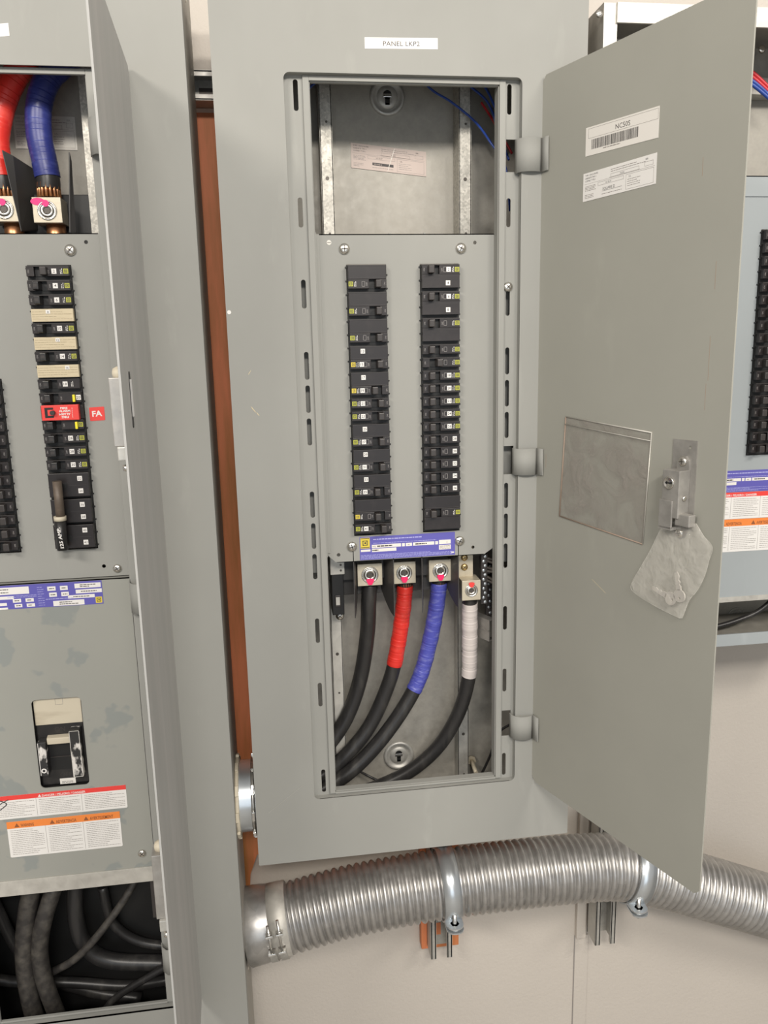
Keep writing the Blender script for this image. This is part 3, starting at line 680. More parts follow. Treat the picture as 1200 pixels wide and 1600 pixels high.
# chips and scratches in the paint
for u, v, w, h in ((390, 582, .007, .0022), (396, 640, .010, .0035), (403, 647, .006, .003)):
    c = pt(u, v, -.0002); F = Frame(c, X * .6 + Z * (.8 if v < 600 else -.8)); b = MB(); b.plate(F, [(-w * .6, 0), (-w * .2, h * .35), (w * .6, h * .2), (w * .4, -h * .25), (-w * .3, -h * .4)], [], 0, .0002, CREAM); b.build('paint_chip', cover)
c = pt(358, 488, -.0002); b = MB(); b.plate(Frame(c), circ(0, 0, .0028, 9), [], 0, .0002, PAPERW); b.build('paint_chip', cover)
c = pt(420, 1270, -.0002); b = MB(); b.bx(Frame(c, X + Z * .75), 0, .07, -.00015, .00015, 0, .0001, GALVL); b.build('paint_scratch', cover)
for u in (694, 699, 706): b = MB(); b.bx(Frame(pt(u, 1252, -.0002), Z), -.012, .010, -.0002, .0002, 0, .0001, GALVL); b.build('paint_scratch', cover)

# ---- centre door, opened about 110 degrees
H = Vector((.444, .003, 0)); du = Vector((.3626, -.932, 0)); DFm = Frame(H, du)
b = MB(); DW = .332
outer = [(0, -1.040), (.012, -1.0515), (DW - .008, -1.0520), (DW, -1.044), (DW, -.006), (DW - .008, .0025), (.010, .0025), (0, -.008)]
b.plate(DFm, outer, [], -.0022, 0, PAINTD)
door = b.build('door', C)
def onD(u, v, off=0):
    p = atP(u, v, tuple(DFm.p(0, 0, off) + Vector((0, 0, Z0))), DFm.n); q = p - Vector((0, 0, Z0)) - DFm.o; return q.dot(DFm.u), q.z
for i, (z1, z0) in enumerate(((-.0775, -.1215), (-.508, -.5475), (-.936, -.976))):
    hs = MB(); F = front(0)
    d = lambda s, c: DFm.p(s, 0, c)
    pr = [(.4105, -.010), (.4120, -.003), (.416, .0035), (.423, .0068), (.432, .0072), (.439, .0055), (.4450, .0010)]
    q = d(.006, .0022); pr += [(q.x, -q.y)]; q = d(.020, .0022); pr += [(q.x, -q.y)]
    hs.strip([(a, c) for a, c in pr], F, z0, z1, .0014, PAINT); hs.build('hinge_strap', door)
# door stickers
def door_sticker(px, fn, name):
    (s0, z0), (s1, z1) = onD(*px[0]), onD(*px[1]); s2, z2 = onD(*px[2])
    F = Frame(DFm.p(s0, z0, .0002), du * (s1 - s0) + Z * (z1 - z0)); w = math.hypot(s1 - s0, z1 - z0); h = z2 - z0
    b = MB(); fn(b, F, w, h); return b.build(name, door)
def barcode(b, F, w, h):
    b.bx(F, 0, w, 0, h, 0, .0003, PAPER); outline(b, F, w * .04, w * .99, h * .60, h * .94, INKG, .0003, .0003)
    b.text(F, 'NC50S', w * .53, h * .66, h * .24, INK, .0004, w * .20, 'CENTER')
    r = random.Random(4); x = w * .09
    while x < w * .73: t = r.choice((.0005, .0008, .0014)); rect(b, F, x, x + t, h * .20, h * .54, INK, .0003); x += t + r.choice((.0006, .0009))
    lines(b, F, w * .26, w * .50, h * .12, h * .17, 1, INKG, h * .03, .0003, 2)
door_sticker([(915, 245), (1029, 215), (917, 200)], barcode, 'barcode_sticker')
door_sticker([(911, 316), (1025, 287), (913, 272)], lambda b, F, w, h: type_label(b, F, w, h, PAPERW, False), 'type_sticker')
# clear directory pocket
c4 = [onD(*p) for p in ((875, 806), (1005, 850), (1019, 676), (885, 651))]; b = MB(); i = b.mi(POCKM)
NG = 22; grid = []
for r in range(NG + 1):
    row = []
    for c in range(NG + 1):
        t, s = r / NG, c / NG
        L0 = Vector(c4[0]).lerp(Vector(c4[3]), t); R0 = Vector(c4[1]).lerp(Vector(c4[2]), t); q = L0.lerp(R0, s)
        e = min(t, 1 - t, s, 1 - s) * 6
        row.append(b.bm.verts.new(DFm.p(q.x, q.y, .0008 + min(1, e) * (.0014 + .0016 * noise.noise(Vector((q.x * 60, q.y * 45, 1)))))))
    grid.append(row)
for r in range(NG):
    for c in range(NG): f = b.bm.faces.new((grid[r][c], grid[r][c + 1], grid[r + 1][c + 1], grid[r + 1][c])); f.smooth = True; f.material_index = i
c4v = [Vector(c) for c in c4]
for A, Bq in zip(c4v, c4v[1:] + c4v[:1]):
    A3, B3 = DFm.p(A.x, A.y, .0010), DFm.p(Bq.x, Bq.y, .0010); b.tube([A3, B3], .0009, RUST if A is c4v[0] or A is c4v[3] else GALVL, 6)
pA = c4v[3].lerp(c4v[0], .07); pB = c4v[2].lerp(c4v[1], .07); b.tube([DFm.p(pA.x, pA.y, .0028), DFm.p(pB.x, pB.y, .0028)], .0005, GALVL, 6)
b.build('directory_pocket', door)
# latch
b = MB(); b.plate(DFm, rrect(.2565, .2915, -.566, -.4735), [circ(.282, -.482, .0022)], 0, .0014, LATCHM); 
lt = b.build('latch', door)
b = MB(); b.bx(DFm, .2590, .2840, -.5660, -.5085, .0014, .020, LATCHM, .0008)
b.plate(DFm, [(.266, -.509), (.266, -.498), (.271, -.4925), (.278, -.4925), (.283, -.498), (.284, -.509)], [], .0014, .0040, LATCHM)
b.bx(DFm, .2575, .2770, -.5800, -.5450, .020, .0225, LATCHM, .0006); b.bx(DFm, .2575, .2770, -.5810, -.5775, .004, .0225, LATCHM)
b.plate(DFm, [(.266, -.566), (.266, -.585), (.271, -.592), (.280, -.592), (.284, -.585), (.284, -.566)], [], .0014, .0036, GREYP);
b.build('latch_case', door)
b = MB(); kc = DFm.p(.2690, -.5240, .020); b.lathe(kc, DFm.n, [(0, .0078), (.0016, .0078), (.0018, .0060), (.0012, .0056), (.0014, .00001)], CHROME, 28)
Fk = Frame(kc, du); b.bx(Fk, -.004, .004, -.0008, .0008, .0012, .0019, DARKP); b.bx(Fk, -.003, -.0016, -.0016, .0016, .0012, .0019, DARKP); b.build('lock_cylinder', door)
b = MB(); b.bx(DFm, .2780, .2990, -.5745, -.5600, .006, .0175, LATCHM, .0012); b.build('latch_bolt', door)
screw('latch_screw', DFm.p(.2745, -.4990, .004), DFm.n, .0058, door, CHROME); screw('latch_screw', DFm.p(.2745, -.5870, .0036), DFm.n, .0055, door, CHROME); 
screw('latch_screw', DFm.p(.2843, -.5420, .010), du, .0035, door, CHROME, slot=False)
# scratches on door
for u, v, l in ((1118, 430, .030), (1108, 560, .05), (1102, 620, .03), (852, 250, .02), (853, 720, .02), (1098, 260, .02)):
    s, z = onD(u, v); b = MB(); b.bx(DFm, s - .00025, s + .00025, z - l / 2, z + l / 2, 0, .0001, RUST); b.build('paint_scratch', door)
for s, z, a in [onD(540 + 480, 900) + (0,), onD(925, 905) + (1,)][1:]:
    b = MB(); b.bx(Frame(DFm.p(s, z, 0), du + Z * -.5), 0, .03, -.0003, .0003, 0, .0001, CREAM); b.build('paint_scratch', door)

# ---- bag of keys hanging from the latch
outl_l = [(1040, 812), (1028, 835), (1015, 862), (1001, 886), (987, 912), (990, 925), (1020, 945), (1045, 958), (1062, 966)]
outl_r = [(1088, 818), (1100, 838), (1113, 855), (1108, 875), (1102, 897), (1094, 915), (1087, 926), (1077, 938), (1066, 966)]
BO = .0075
bag = MB(); i = bag.mi(BAGM)
def smp(l, t):
    k = t * (len(l) - 1); a = min(int(k), len(l) - 2); return (Vector(l[a]).lerp(Vector(l[a + 1]), k - a))
for side in (0, 1):
    g = []
    for r in range(31):
        row = []; t = r / 30
        for c in range(25):
            s = c / 24; q = smp(outl_l, t).lerp(smp(outl_r, t), s); a, z = onD(q.x, q.y, BO)
            puff = math.sin(math.pi * s) ** .6 * math.sin(math.pi * min(1, t * .9 + .06)) ** .7
            wv = noise.noise(Vector((a * 70, z * 45, 3 + side * 5))) * .0032 + noise.noise(Vector((a * 170, z * 140, 9))) * .0013
            off = BO + puff * ((.0070 + wv) if side == 0 else -.0045)
            row.append(bag.bm.verts.new(DFm.p(a, z, off)))
        g.append(row)
    for r in range(30):
        for c in range(24): f = bag.bm.faces.new((g[r][c], g[r][c + 1], g[r + 1][c + 1], g[r + 1][c])); f.smooth = True; f.material_index = i
def edge(l):
    return [DFm.p(*onD(q[0], q[1], BO), BO) for q in l]
bag.tube(smooth_path(edge(outl_l), 4), .0004, BAGM, 6); bag.tube(smooth_path(edge(outl_r), 4), .0004, BAGM, 6)
tag(bag.build('plastic_bag'), 'small clear plastic bag holding keys, hanging below the latch on the open door', 'bag')
KEYM = mat('pale_key_steel', (.62, .59, .54), .4, .35)
def key(u, v, ang, label):
    s, z = onD(u, v, BO); dir_ = (du * math.cos(ang) + Z * math.sin(ang)); F = Frame(DFm.p(s, z, BO + .0040), dir_, DFm.n.cross(dir_)); b = MB()
    b.plate(F, [(.006 * math.cos(t) * 1.35, .0085 * math.sin(t)) for t in [k / 18 * math.tau for k in range(18)]], [circ(-.003, 0, .0018)], 0, .0018, KEYM)
    b.plate(F, [(.007, -.0035), (.012, -.0035), (.014, -.0015), (.017, -.003), (.020, -.001), (.024, -.0025), (.030, 0), (.028, .0032), (.007, .0035)], [], 0, .0018, KEYM)
    tag(b.build('key'), label, 'key')
key(1052, 934, math.radians(165), 'flat silver key lying towards the left in the plastic bag')
key(1066, 930, math.radians(100), 'silver key with its head lower down in the plastic bag')

# ================================================================ LEFT PANELBOARD
LC = -.286
Lp = thing('panelboard', (LC, .146, -1.75), 'tall grey panelboard at the left edge with red fire alarm breaker and main switch', 'electrical panel')
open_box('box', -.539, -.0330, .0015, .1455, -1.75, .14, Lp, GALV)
LF = front(0); LB = -1.3930
b = MB(); b.plate(LF, rrect(LC - .254, -.0325, -1.755, .15, .002), [rrect(LC - .162, LC + .162, LB, .0006, .008)], -.0020, 0, PAINT)
b.bx(LF, -.0341, -.0325, -1.755, .15, -.016, -.0020, PAINT); lcov = b.build('cover', Lp)
strip_label(lcov, pt(-40, 61, 0), pt(15, 56, 0), '', hgt=.0145)
for v0, y in ((36, .06), (1520, .06)):
    p = atP(297 if v0 < 100 else 386, v0, (-.0345, 0, 0), X) - Vector((0, 0, Z0)); screw('side_screw', (-.0345, .075, p.z), X, .0045, Lp, CHROME, slot=False)
b = MB(); G = front(IFY)
hs = [rrect(LC - .131, LC + .1262, LB + .0045, -.0062)]
zs = [.0, -.08, -.2, -.3, -.5, -.62, -.75, -.9, -1.0, -1.15, -1.25]
for z in zs[1:]: hs.append(rrect(LC + .147, LC + .151, z - .019, z + .019, .0019)); hs.append(rrect(LC - .151, LC - .147, z - .019, z + .019, .0019))
b.plate(G, rrect(LC - .1635, LC + .1635, LB - .0015, .0018), hs, -.0014, 0, PAINT)
for a0, a1, c0, c1 in ((LC + .1262, LC + .1347, LB + .0035, .0003), (LC - .1395, LC - .131, LB + .0035, .0003), (LC - .131, LC + .1262, -.0062, .0003), (LC - .131, LC + .1262, LB + .0015, LB + .0045)):
    b.bx(G, a0, a1, c0, c1, 0, .0035, PAINT, .0006)
b.bx(G, LC + .125, LC + .1262, LB, -.006, -.018, 0, PAINT)
b.bx(G, LC - .163, LC + .163, LB - .0015, LB, 0, .012, PAINT)
b.build('inner_frame', Lp)
# dead fronts: breaker section and main section
LRX = -.2612; LLX = LRX - .1062
b = MB(); b.plate(D, rrect(LC - .131, LC + .1262, -.676, -.1965), [rrect(LRX - .0005, LRX + BW + .0005, Z_TOP + .002 - 21 * SP - .0025, Z_TOP + .003), rrect(LLX - .0005, LLX + BW + .0005, Z_TOP + .002 - 21 * SP - .0025, Z_TOP + .003 - 8 * SP),
      circ(LC + .1038, -.208, .0026), circ(-.1990, -.6605, .0028)], -.0016, 0, PAINT)
b.bx(D, LC + .1205, LC + .1225, -.676, -.1965, 0, .0022, PAINT, .0008); b.bx(D, LC + .1247, LC + .1262, -.676, -.1965, 0, .016, PAINT)
b.bx(D, LC - .13, LC + .126, -.1978, -.1965, -.010, 0, PAINT)
ld = b.build('dead_front', Lp)
screw('cover_screw', pt(110, 391, DFY), -Y, .0076, ld, CHROME); screw('cover_screw', pt(183.5, 888, DFY), -Y, .0062, ld, CHROME)
MY = .022; MF = front(MY)
a, c = pt(47, 1092, MY), pt(133, 1225, MY)
mo = [pt(48, 1100, MY), pt(129, 1092, MY), pt(136, 1222, MY), pt(59, 1228, MY)]
mx0, mx1, mz0, mz1 = -.3195, -.2485, -1.0005, -.8570
b = MB(); b.plate(MF, rrect(LC - .131, LC + .1262, -1.1755, -.6775), [rrect(mx0, mx1, mz0, mz1, .007)], -.0016, 0, PAINTS)
b.bx(MF, LC - .131, LC + .1262, -1.1755, -1.1735, -.012, 0, PAINTS); b.bx(MF, LC - .131, LC + .1262, -.679, -.6775, -.012, 0, PAINT)
b.bx(MF, LC - .131, LC + .1262, -1.1755, -1.150, 0, .0025, GALVL, .0005)
b.bx(MF, LC + .1247, LC + .1262, -1.1755, -.678, 0, .010, PAINT)
md = b.build('main_cover', Lp)
screw('cover_screw', pt(222, 1333, MY), -Y, .0062, md, CHROME)
# purple label
b = MB(); a = pt(162, 943, MY - .0002); F = Frame(Vector((-.40, MY - .0002, a.z))); w = a.x + .40; h = .0355
b.bx(F, 0, w, 0, h, 0, .0002, PURPLE); P_ = lambda u: pt(u, 920, MY).x + .40
for u0, u1, h0, h1 in ((-60, 45, .62, .92), (-60, 20, .42, .55), (-60, 8, .16, .28), (-60, 9, .0, .08), (18, 31, .27, .42), (20, 32, .06, .20), (38, 51, .27, .42), (39, 52, .06, .20), (74, 87, .68, .86), (76, 88, .42, .60), (94, 106, .68, .86), (95, 107, .42, .60), (117, 158, .72, .92), (118, 159, .50, .66), (105, 147, .30, .44), (81, 130, .02, .24)):
    x0, x1 = max(P_(u0), .001), P_(u1)
    if x1 > x0: rect(b, F, x0, x1, h * h0, h * h1, PAPERW); lines(b, F, x0 + (x1 - x0) * .2, x1 - (x1 - x0) * .2, h * (h0 + .03), h * (h1 - .03), 1 if h1 - h0 < .2 else 2, INK, h * .035, .0003, u0 + 99)
square_mark(b, F, P_(153), h * .18, h * .26, YELLOW); lines(b, F, P_(58), P_(68), h * .05, h * .9, 9, LILAC, h * .02, .0003, 3); lines(b, F, P_(70), P_(116), h * .28, h * .38, 1, LILAC, h * .03, .0003, 4)
lines(b, F, P_(10), P_(56), h * .46, h * .58, 2, LILAC, h * .02, .0003, 5)
b.build('rating_label', md)
# warning labels
def warn_label(parent, F, w, h, texts, band, bandM, inkM, cols, seed, tri=True, name='warning_label', fs=.62):
    b = MB(); b.plate(F, rrect(0, w, 0, h, .002), [], 0, .0002, PAPERW); b.bx(F, 0, w, h - band, h, .0002, .0003, bandM)
    for k, (t, a) in enumerate(texts):
        b.text(F, t, a * w, h - band * .84, band * fs, inkM, .0004, w * min(.21, .0165 * len(t)) if cols == 3 and len(texts) == 3 else None, bold=.02)
        if tri:
            x = a * w - band * .8; y0 = h - band * .85; i = b.mi(inkM); s = band * .65
            f = b.bm.faces.new([b.bm.verts.new(F.p(x, y0, .0004)), b.bm.verts.new(F.p(x + s, y0, .0004)), b.bm.verts.new(F.p(x + s / 2, y0 + s * .9, .0004))]); f.material_index = i
    for k in range(cols):
        x0 = w * k / cols; x1 = w * (k + 1) / cols
        if k: rect(b, F, x0 - .0002, x0 + .0002, .002, h - band, INKG)
        n = max(4, int((h - band) / .0034)); lines(b, F, x0 + .004, x1 - .003, .003, h - band - .002, n, INKG, .0006, .0003, seed + k)
    return b.build(name, parent)
A = pt(0, 1283, MY - .0002); Bq = pt(199, 1262, MY - .0002)
warn_label(md, Frame(Vector((-.395, MY - .0002, -1.0460)), X + Z * .004), .1990, .0385, [('DANGER / PELIGRO / DANGER', .38)], .0075, REDS, PAPERW, 3, 11)
F = Frame((-.2825 - .1, MY - .0002, 0))
warn_label(md, Frame(pt(17, 1340, MY - .0004), X + Z * .004), .1665, .0600, [('WARNING', .12), ('ADVERTENCIA', .43), ('AVERTISSEMENT', .73)], .0115, ORANGE, INKB if 0 else mat('brown_ink', (.28, .09, .03), .6), 3, 21)
b = MB(); c = pt(4, 1258, MY - .0005); F = Frame(c); b.tube(smooth_path([F.p(-.01, .008, .0003), F.p(0, .006, .0003), F.p(.006, .001, .0003), F.p(.001, -.004, .0003), F.p(-.006, -.009, .0003)], 6), .0007, INK, 6); b.tube(smooth_path([F.p(-.008, -.002, .0003), F.p(-.001, .003, .0003), F.p(.009, .008, .0003)], 6), .0006, INK, 6); b.build('hazard_pictogram', md)
# main breaker showing through the cover
b = MB(); F = front(.030); mcx = (mx0 + mx1) / 2
b.bx(F, mx0 - .01, mx1 + .01, mz0 - .01, mz1 + .01, -.07, -.004, DARKP)
zt = pt(90, 1130, .03).z
b.bx(F, mx0 + .001, mx1 - .002, zt, mz1 - .001, -.004, .003, CREAMW, .001); outline(b, F, mcx - .003, mcx + .008, mz1 - .012, mz1 - .002, INKG, .0004, .003)
b.bx(F, mx0 + .001, mx1 - .001, mz0 + .001, zt, -.004, .001, BLACKP, .001)
mb = thing('main_breaker', (mcx, .10, mz0), 'large black main switch with scuffed cream top in left panel lower cover', 'breaker')
b.text(F, 'ON', mcx - .001, zt - .0125, .010, GREYP, .0012, align='CENTER'); b.text(F, 'OFF', mcx + .001, mz0 + .013, .010, GREYP, .0012, align='CENTER')
b.bx(F, mcx - .009, mcx + .014, mz0 + .001, mz0 + .010, .001, .0018, PAPER); lines(b, F, mcx - .006, mcx + .010, mz0 + .002, mz0 + .006, 2, INK, .0007, .0019, 2)
b.build('housing', mb)
b = MB(); a0 = mx0 + .004; b.bx(F, a0, a0 + .012, zt - .076, zt - .021, .001, .017, WORN, .0015); b.bx(F, a0 + .001, a0 + .0018, zt - .074, zt - .022, .0172, .0176, PAPERW)
b.text(F, 'I', a0 + .006, zt - .036, .011, PAPERW, .0178, align='CENTER', bold=.03); b.text(F, 'O', a0 + .0062, zt - .070, .010, PAPERW, .0178, align='CENTER', bold=.05); b.build('left_guard', mb)
b = MB(); a0 = mx1 - .020; b.bx(F, a0, a0 + .015, zt - .082, zt - .006, .001, .017, WORN, .0015); outline(b, F, a0 + .0003, a0 + .0147, zt - .0815, zt - .0065, PAPER, .0006, .0172); b.build('right_guard', mb)
b = MB(); b.bx(F, mx0 + .016, mx1 - .020, zt - .029, zt - .017, .001, .012, CREAMW, .0012, .001); b.bx(F, mx0 + .017, mx1 - .021, zt - .075, zt - .031, -.004, .0015, DARKP); b.bx(F, mx0 + .017, mx1 - .021, zt - .0535, zt - .0525, .0015, .0035, GREYP); b.build('toggle', mb)
# small square red tag
F = Frame(pt(141, 658, DFY - .0002), X + Z * .04); b = MB(); b.plate(F, rrect(0, .0205, 0, .0190, .0012), [], 0, .0003, REDS); b.text(F, 'FA', .0103, .0062, .0108, PAPERW, .0004, .0135, 'CENTER', .03); b.build('fire_alarm_tag', ld)
# left panel breakers
GLP = 'breakers in the right column of the left panelboard'
zz = Z_TOP + .002
seq = [('s', '2', 'l'), ('s', '4', 'l'), ('s', '6', 'l'), ('blank', '8', ''), ('s', '10', 'l'), ('blank', '12', ''), ('s', '14', 'l'), ('blank', '16', ''), ('s', '18', None), ('clip', '20', None), ('fa', '', ''), ('clip', '', 'l'), ('s', '26', 'l'), ('s', '28', 'l'), ('s', '30', 'l')]
nb = 0
for i, (k, num, lg) in enumerate(seq):
    x = LRX
    if k == 'blank':
        r = thing('filler_plate', (x, DFY, zz - SP), 'cream filler plate under breaker ' + seq[i - 1][1] + ' in the left panel\'s right column', 'filler plate', 'cream filler plates in the left panelboard')
        F = front(DFY, x, zz - SP); b = MB(); b.bx(F, 0, BW, 0, SP, -.03, .002, DARKP); b.bx(F, .0008, BW - .0005, .0010, SP - .0008, .002, .0095, CREAM, .0006)
        lines(b, F, .002, BW - .002, .003, SP - .003, 4, mat('brown_ink2', (.33, .27, .17), .6), .0004, .0096, i); b.bx(F, -.0022, .001, SP - .0044, SP - .0026, 0, .0022, DARKP); b.bx(F, BW - .001, BW + .0022, .003, .0048, 0, .0022, DARKP)
        b.build('plate', r); b = MB(); a = {3: .023, 5: .032, 7: .041}[i]; b.bx(F, a - .0028, a + .0028, .0115, .0165, .0096, .0099, PAPERW); b.text(F, num, a, .0122, .0042, INK, .01, align='CENTER'); b.build('number_sticker', r)
    elif k == 'fa':
        r = thing('circuit_breaker', (x, DFY, zz - SP), 'breaker under a red fire alarm lock cover in the left panel', 'breaker')
        F = front(DFY, x, zz - SP); b = MB(); b.bx(F, 0, BW, 0, SP, -.03, .009, DARKP); b.build('housing', r)
        b = MB(); b.bx(F, .003, BW - .004, -.0012, SP + .001, .009, .0185, REDS, .0008); b.bx(F, .0075, .0190, .0025, .0165, .0184, .0188, DARKP); b.bx(F, .0115, .0195, .0055, .0135, .0186, .0192, REDS); b.cyl(F.p(.0185, .0095, .0185), F.p(.0185, .0095, .024), .0032, GREYP, 16)
        b.text(F, 'FIRE', .0285, .0140, .0040, PAPERW, .0187, .0095, bold=.03); b.text(F, 'ALARM', .0262, .0100, .0040, PAPERW, .0187, .0150, bold=.03)
        Fr = Frame(F.p(.0415, .0090, 0), -X, -Z); Fr.n = -Y
        for s, q, ww in (('ALARM', .0003, .0150), ('FIRE', .0043, .0095)):
            Fz = Frame(F.p(.0412, .0088 - q, .0187), -X, -Z); b.text(Fz, s, 0 if s == 'ALARM' else .0025, 0, .0040, PAPERW, 0, ww, bold=.03)
        lines(b, Frame(F.p(.0435, .002, 0), Z, -X), 0, .014, -.0008, 0, 1, PAPERW, .0004, .0187, 2)
        b.build('lock_cover', r)
    else:
        lab = ('single black breaker numbered ' + num if num else 'single black breaker with a yellow clip, directly under the fire alarm breaker') + (' with a yellow clip' if k == 'clip' and num else '') + (' in left panel\'s right column' if num else '')
        breaker(x, zz, 1, 'off' if i == 0 else 'on', 'R', 0, lab, GLP, (num,), lg, True, False, hcol=BLACKP if i else GREYP, numpos=.65 if k == 's' else .93, clip=k == 'clip')
    zz -= SP
for i, (n1, n2) in enumerate((('32', '34'), ('36', '38'), ('40', '42'))):
    r = thing('circuit_breaker', (LRX, DFY, zz - 2 * SP), 'large two-pole breaker numbered %s and %s behind the tie bar in the left panel' % (n1, n2), 'breaker', GLP)
    F = front(DFY, LRX, zz - 2 * SP); b = MB(); b.bx(F, 0, BW, 0, 2 * SP, -.03, .003, DARKP); b.bx(F, .001, BW - .0008, .0026, 2 * SP - .001, .003, .0135, BLACKF, .0008)
    b.bx(F, .019, .0255, .013, .0225, .0134, .0138, DARKP); b.bx(F, .027, BW - .004, SP - .0002, SP + .0002, .0135, .0137, GREYP)
    for k in range(2): z = 2 * SP - k * SP - .0035; b.bx(F, -.0022, .001, z - .0009, z + .0009, 0, .0022, DARKP); b.bx(F, BW - .001, BW + .0022, z - .0120, z - .0105, 0, .0022, DARKP)
    b.build('housing', r); b = MB(); b.bx(F, .009, .019, .012, .024, .012, .021, BLACKP, .001); b.build('handle', r)
    for k, s in enumerate((n1, n2)):
        b = MB(); z = 2 * SP - SP * k - .009 + (.001 if k else 0); b.bx(F, .0405, .0470, z - .0034, z + .0034, .0136, .0139, PAPERW); b.text(F, s, .04375, z - .0019, .0050, INK, .0140, align='CENTER'); b.build('number_sticker', r)
    zz -= 2 * SP
ty = DFY - .030
b = MB(); A, Bq = pt(89, 752, ty), pt(95, 811, ty); b.cyl(A, Bq, .0062, BROWNT, 18); b.build
t = thing('tie_bar', (A.x, ty, pt(97, 860, ty).z), 'brown taped bar linking the three lowest big breakers of the left panel', 'handle tie'); b.build('bar', t)
b = MB(); A2, B2 = pt(94, 811, ty), pt(98, 859, ty); b.cyl(A2, B2, .0074, BLACKP, 20)
F = Frame(B2 + Vector((.0020, -.0075, .004)), Z - X * .09, -X); b.text(F, '125 AMP.', 0, -.002, .0062, PAPERW, .0003, .030, bold=.03); b.build('sleeve', t)
b = MB(); b.lathe(A2 + Vector((0, 0, .002)), B2 - A2, [(-.002, .0085), (.004, .0085)], CREAMW, 18); b.build('collar', t)
# left column of the left panelboard, cropped by the photograph
GLL = 'breakers of the left panelboard cropped by the left edge of the photograph'
zz = Z_TOP + .002 - 8 * SP
ODD = ['topmost visible', 'second visible', 'third visible', 'fourth visible', 'fifth visible', 'sixth visible', 'seventh visible', 'seventh from the bottom', 'fifth from the bottom', 'fourth from the bottom', 'third from the bottom', 'second from the bottom', 'lowest']
ODD[7] = 'sixth from the bottom'
for i in range(13):
    breaker(LLX, zz, 1, 'on', 'L', 0, 'breaker cropped by the photo\'s left edge, %s of that column' % ODD[i], GLL, (), 'l', True, True); zz -= SP

# upper bay of left panelboard
def railL(x0, x1, z0, z1, M):
    b = MB(); F = front(YB); b.bx(F, x0, x1, z0, z1, .05, .0515, M, .0004); b.bx(F, x0, x0 + .0015, z0, z1, 0, .05, M); b.bx(F, x1 - .0015, x1, z0, z1, 0, .05, M)
    b.lathe(((x0 + x1) / 2 + .002, YB - .0515, z0 + .02), -Y, [(0, .0022), (.0002, .0022)], SOCKET, 12); b.build('mounting_rail', Lp)
railL(-.186, -.165, -.21, .05, SPANGLE)
b = MB(); p0 = pt(25, 232, YB - .0005); type_label(b, Frame(p0, X - Z * .02), .085, .045, GALVL, False, INKG, INKG); b.build('rating_sticker', Lp)
UY = .075
def top_lug(u, v, w, h, M):
    a = pt(u, v, .055); F = front(.055); b = MB(); b.bx(F, a.x, a.x + w, a.z - h, a.z, -.036, 0, LUG, .0008); o = b.build('lug', Lp); cx, cz = a.x + w * .5, a.z - h * .52
    b = MB(); b.lathe((cx, .055, cz), -Y, [(0, w * .34), (.0012, w * .34), (.0014, w * .30), (.0006, w * .29), (.0006, w * .24), (.0022, w * .235), (.0024, w * .13), (.0004, w * .12), (.0002, .00001)], CHROME, 28)
    b.lathe((cx, .0543, cz), -Y, [(0, w * .12), (.0004, w * .12)], SOCKET, 6); b.build('set_screw', o)
    b = MB(); b.plate(F, [(cx - w * .30 + w * .25 * math.cos(t), a.z - h * .17 + w * .13 * math.sin(t)) for t in [k / 12 * math.tau for k in range(12)]] , [], .0003, .0008, M); b.plate(F, circ(cx - w * .02, a.z - h * .25, w * .12), [], .0014, .0028, M); b.build('torque_mark', o)
    b = MB(); b.cyl((cx + .004, .078, a.z - h + .002), (cx + .004, .078, a.z - h - .03), .013, COPPER, 16); b.build('copper_stub', o)
top_lug(49, 308, .0375, .0330, FUCH); top_lug(-19, 306, .0375, .0330, FUCH)
b = MB(); b.box(-.36, -.172, .095, .13, -.26, -.135, DARKP, .002); b.build('bus_insulator', Lp)
def flat(pts, M, parent, name, t=.0015):
    b = MB(); i = b.mi(M); n = (pts[1] - pts[0]).cross(pts[2] - pts[0]).normalized() * t
    A = [b.bm.verts.new(p) for p in pts]; Bv = [b.bm.verts.new(p + n) for p in pts]; b.bm.faces.new(A[::-1]).material_index = i; b.bm.faces.new(Bv).material_index = i
    for k in range(len(pts)): b.bm.faces.new((A[k], A[(k + 1) % len(pts)], Bv[(k + 1) % len(pts)], Bv[k])).material_index = i
    return b.build(name, parent)
flat([pt(3, 236, .05), pt(20, 245, .06), pt(56, 268, .11), pt(62, 360, .10), pt(33, 362, .05)], BARR, Lp, 'phase_barrier')
flat([pt(109, 238, .05), pt(112, 252, .055), pt(119, 363, .055), pt(110, 363, .05)], BARR, Lp, 'phase_barrier')
def top_cable(px, r, M, label, strandc):
    root = thing('power_cable', pt(*px[-1]), label, 'cable'); P = smooth_path([pt(*p) for p in px], 12)
    b = MB(); b.tube(P, r * .96, CABLE, 18); b.build('jacket', root)
    Q = []; 
    for A, Bq in zip(P[:-14], P[1:-13]): Q += [A.lerp(Bq, k / 5) for k in range(5)]
    acc = [0]
    for A, Bq in zip(Q, Q[1:]): acc.append(acc[-1] + (A - Bq).length)
    b = MB(); b.tube(Q, lambda k: r * 1.02 + .0004 * (1 - (acc[k] / .0095 + .3 * math.sin(acc[k] * 190)) % 1), M, 22); b.build('phase_tape', root)
    strands(pt(*strandc), r * .95, parent=root, h=.016)
top_cable([(130, 70, .09), (100, 98, .088), (74, 125, .085), (61, 165, .082), (61, 210, .080), (69, 250, .079), (75, 280, .078), (76, 296, .078)], .0165, NAVY, 'thick cable wrapped in dark blue tape at the top of the left panel', (77, 306, .078))
top_cable([(70, 60, .09), (40, 95, .088), (17, 130, .085), (2, 170, .082), (-6, 215, .080), (-2, 255, .079), (3, 280, .078), (4, 298, .078)], .0165, RED, 'thick cable wrapped in red tape at the top of the left panel', (5, 306, .078))
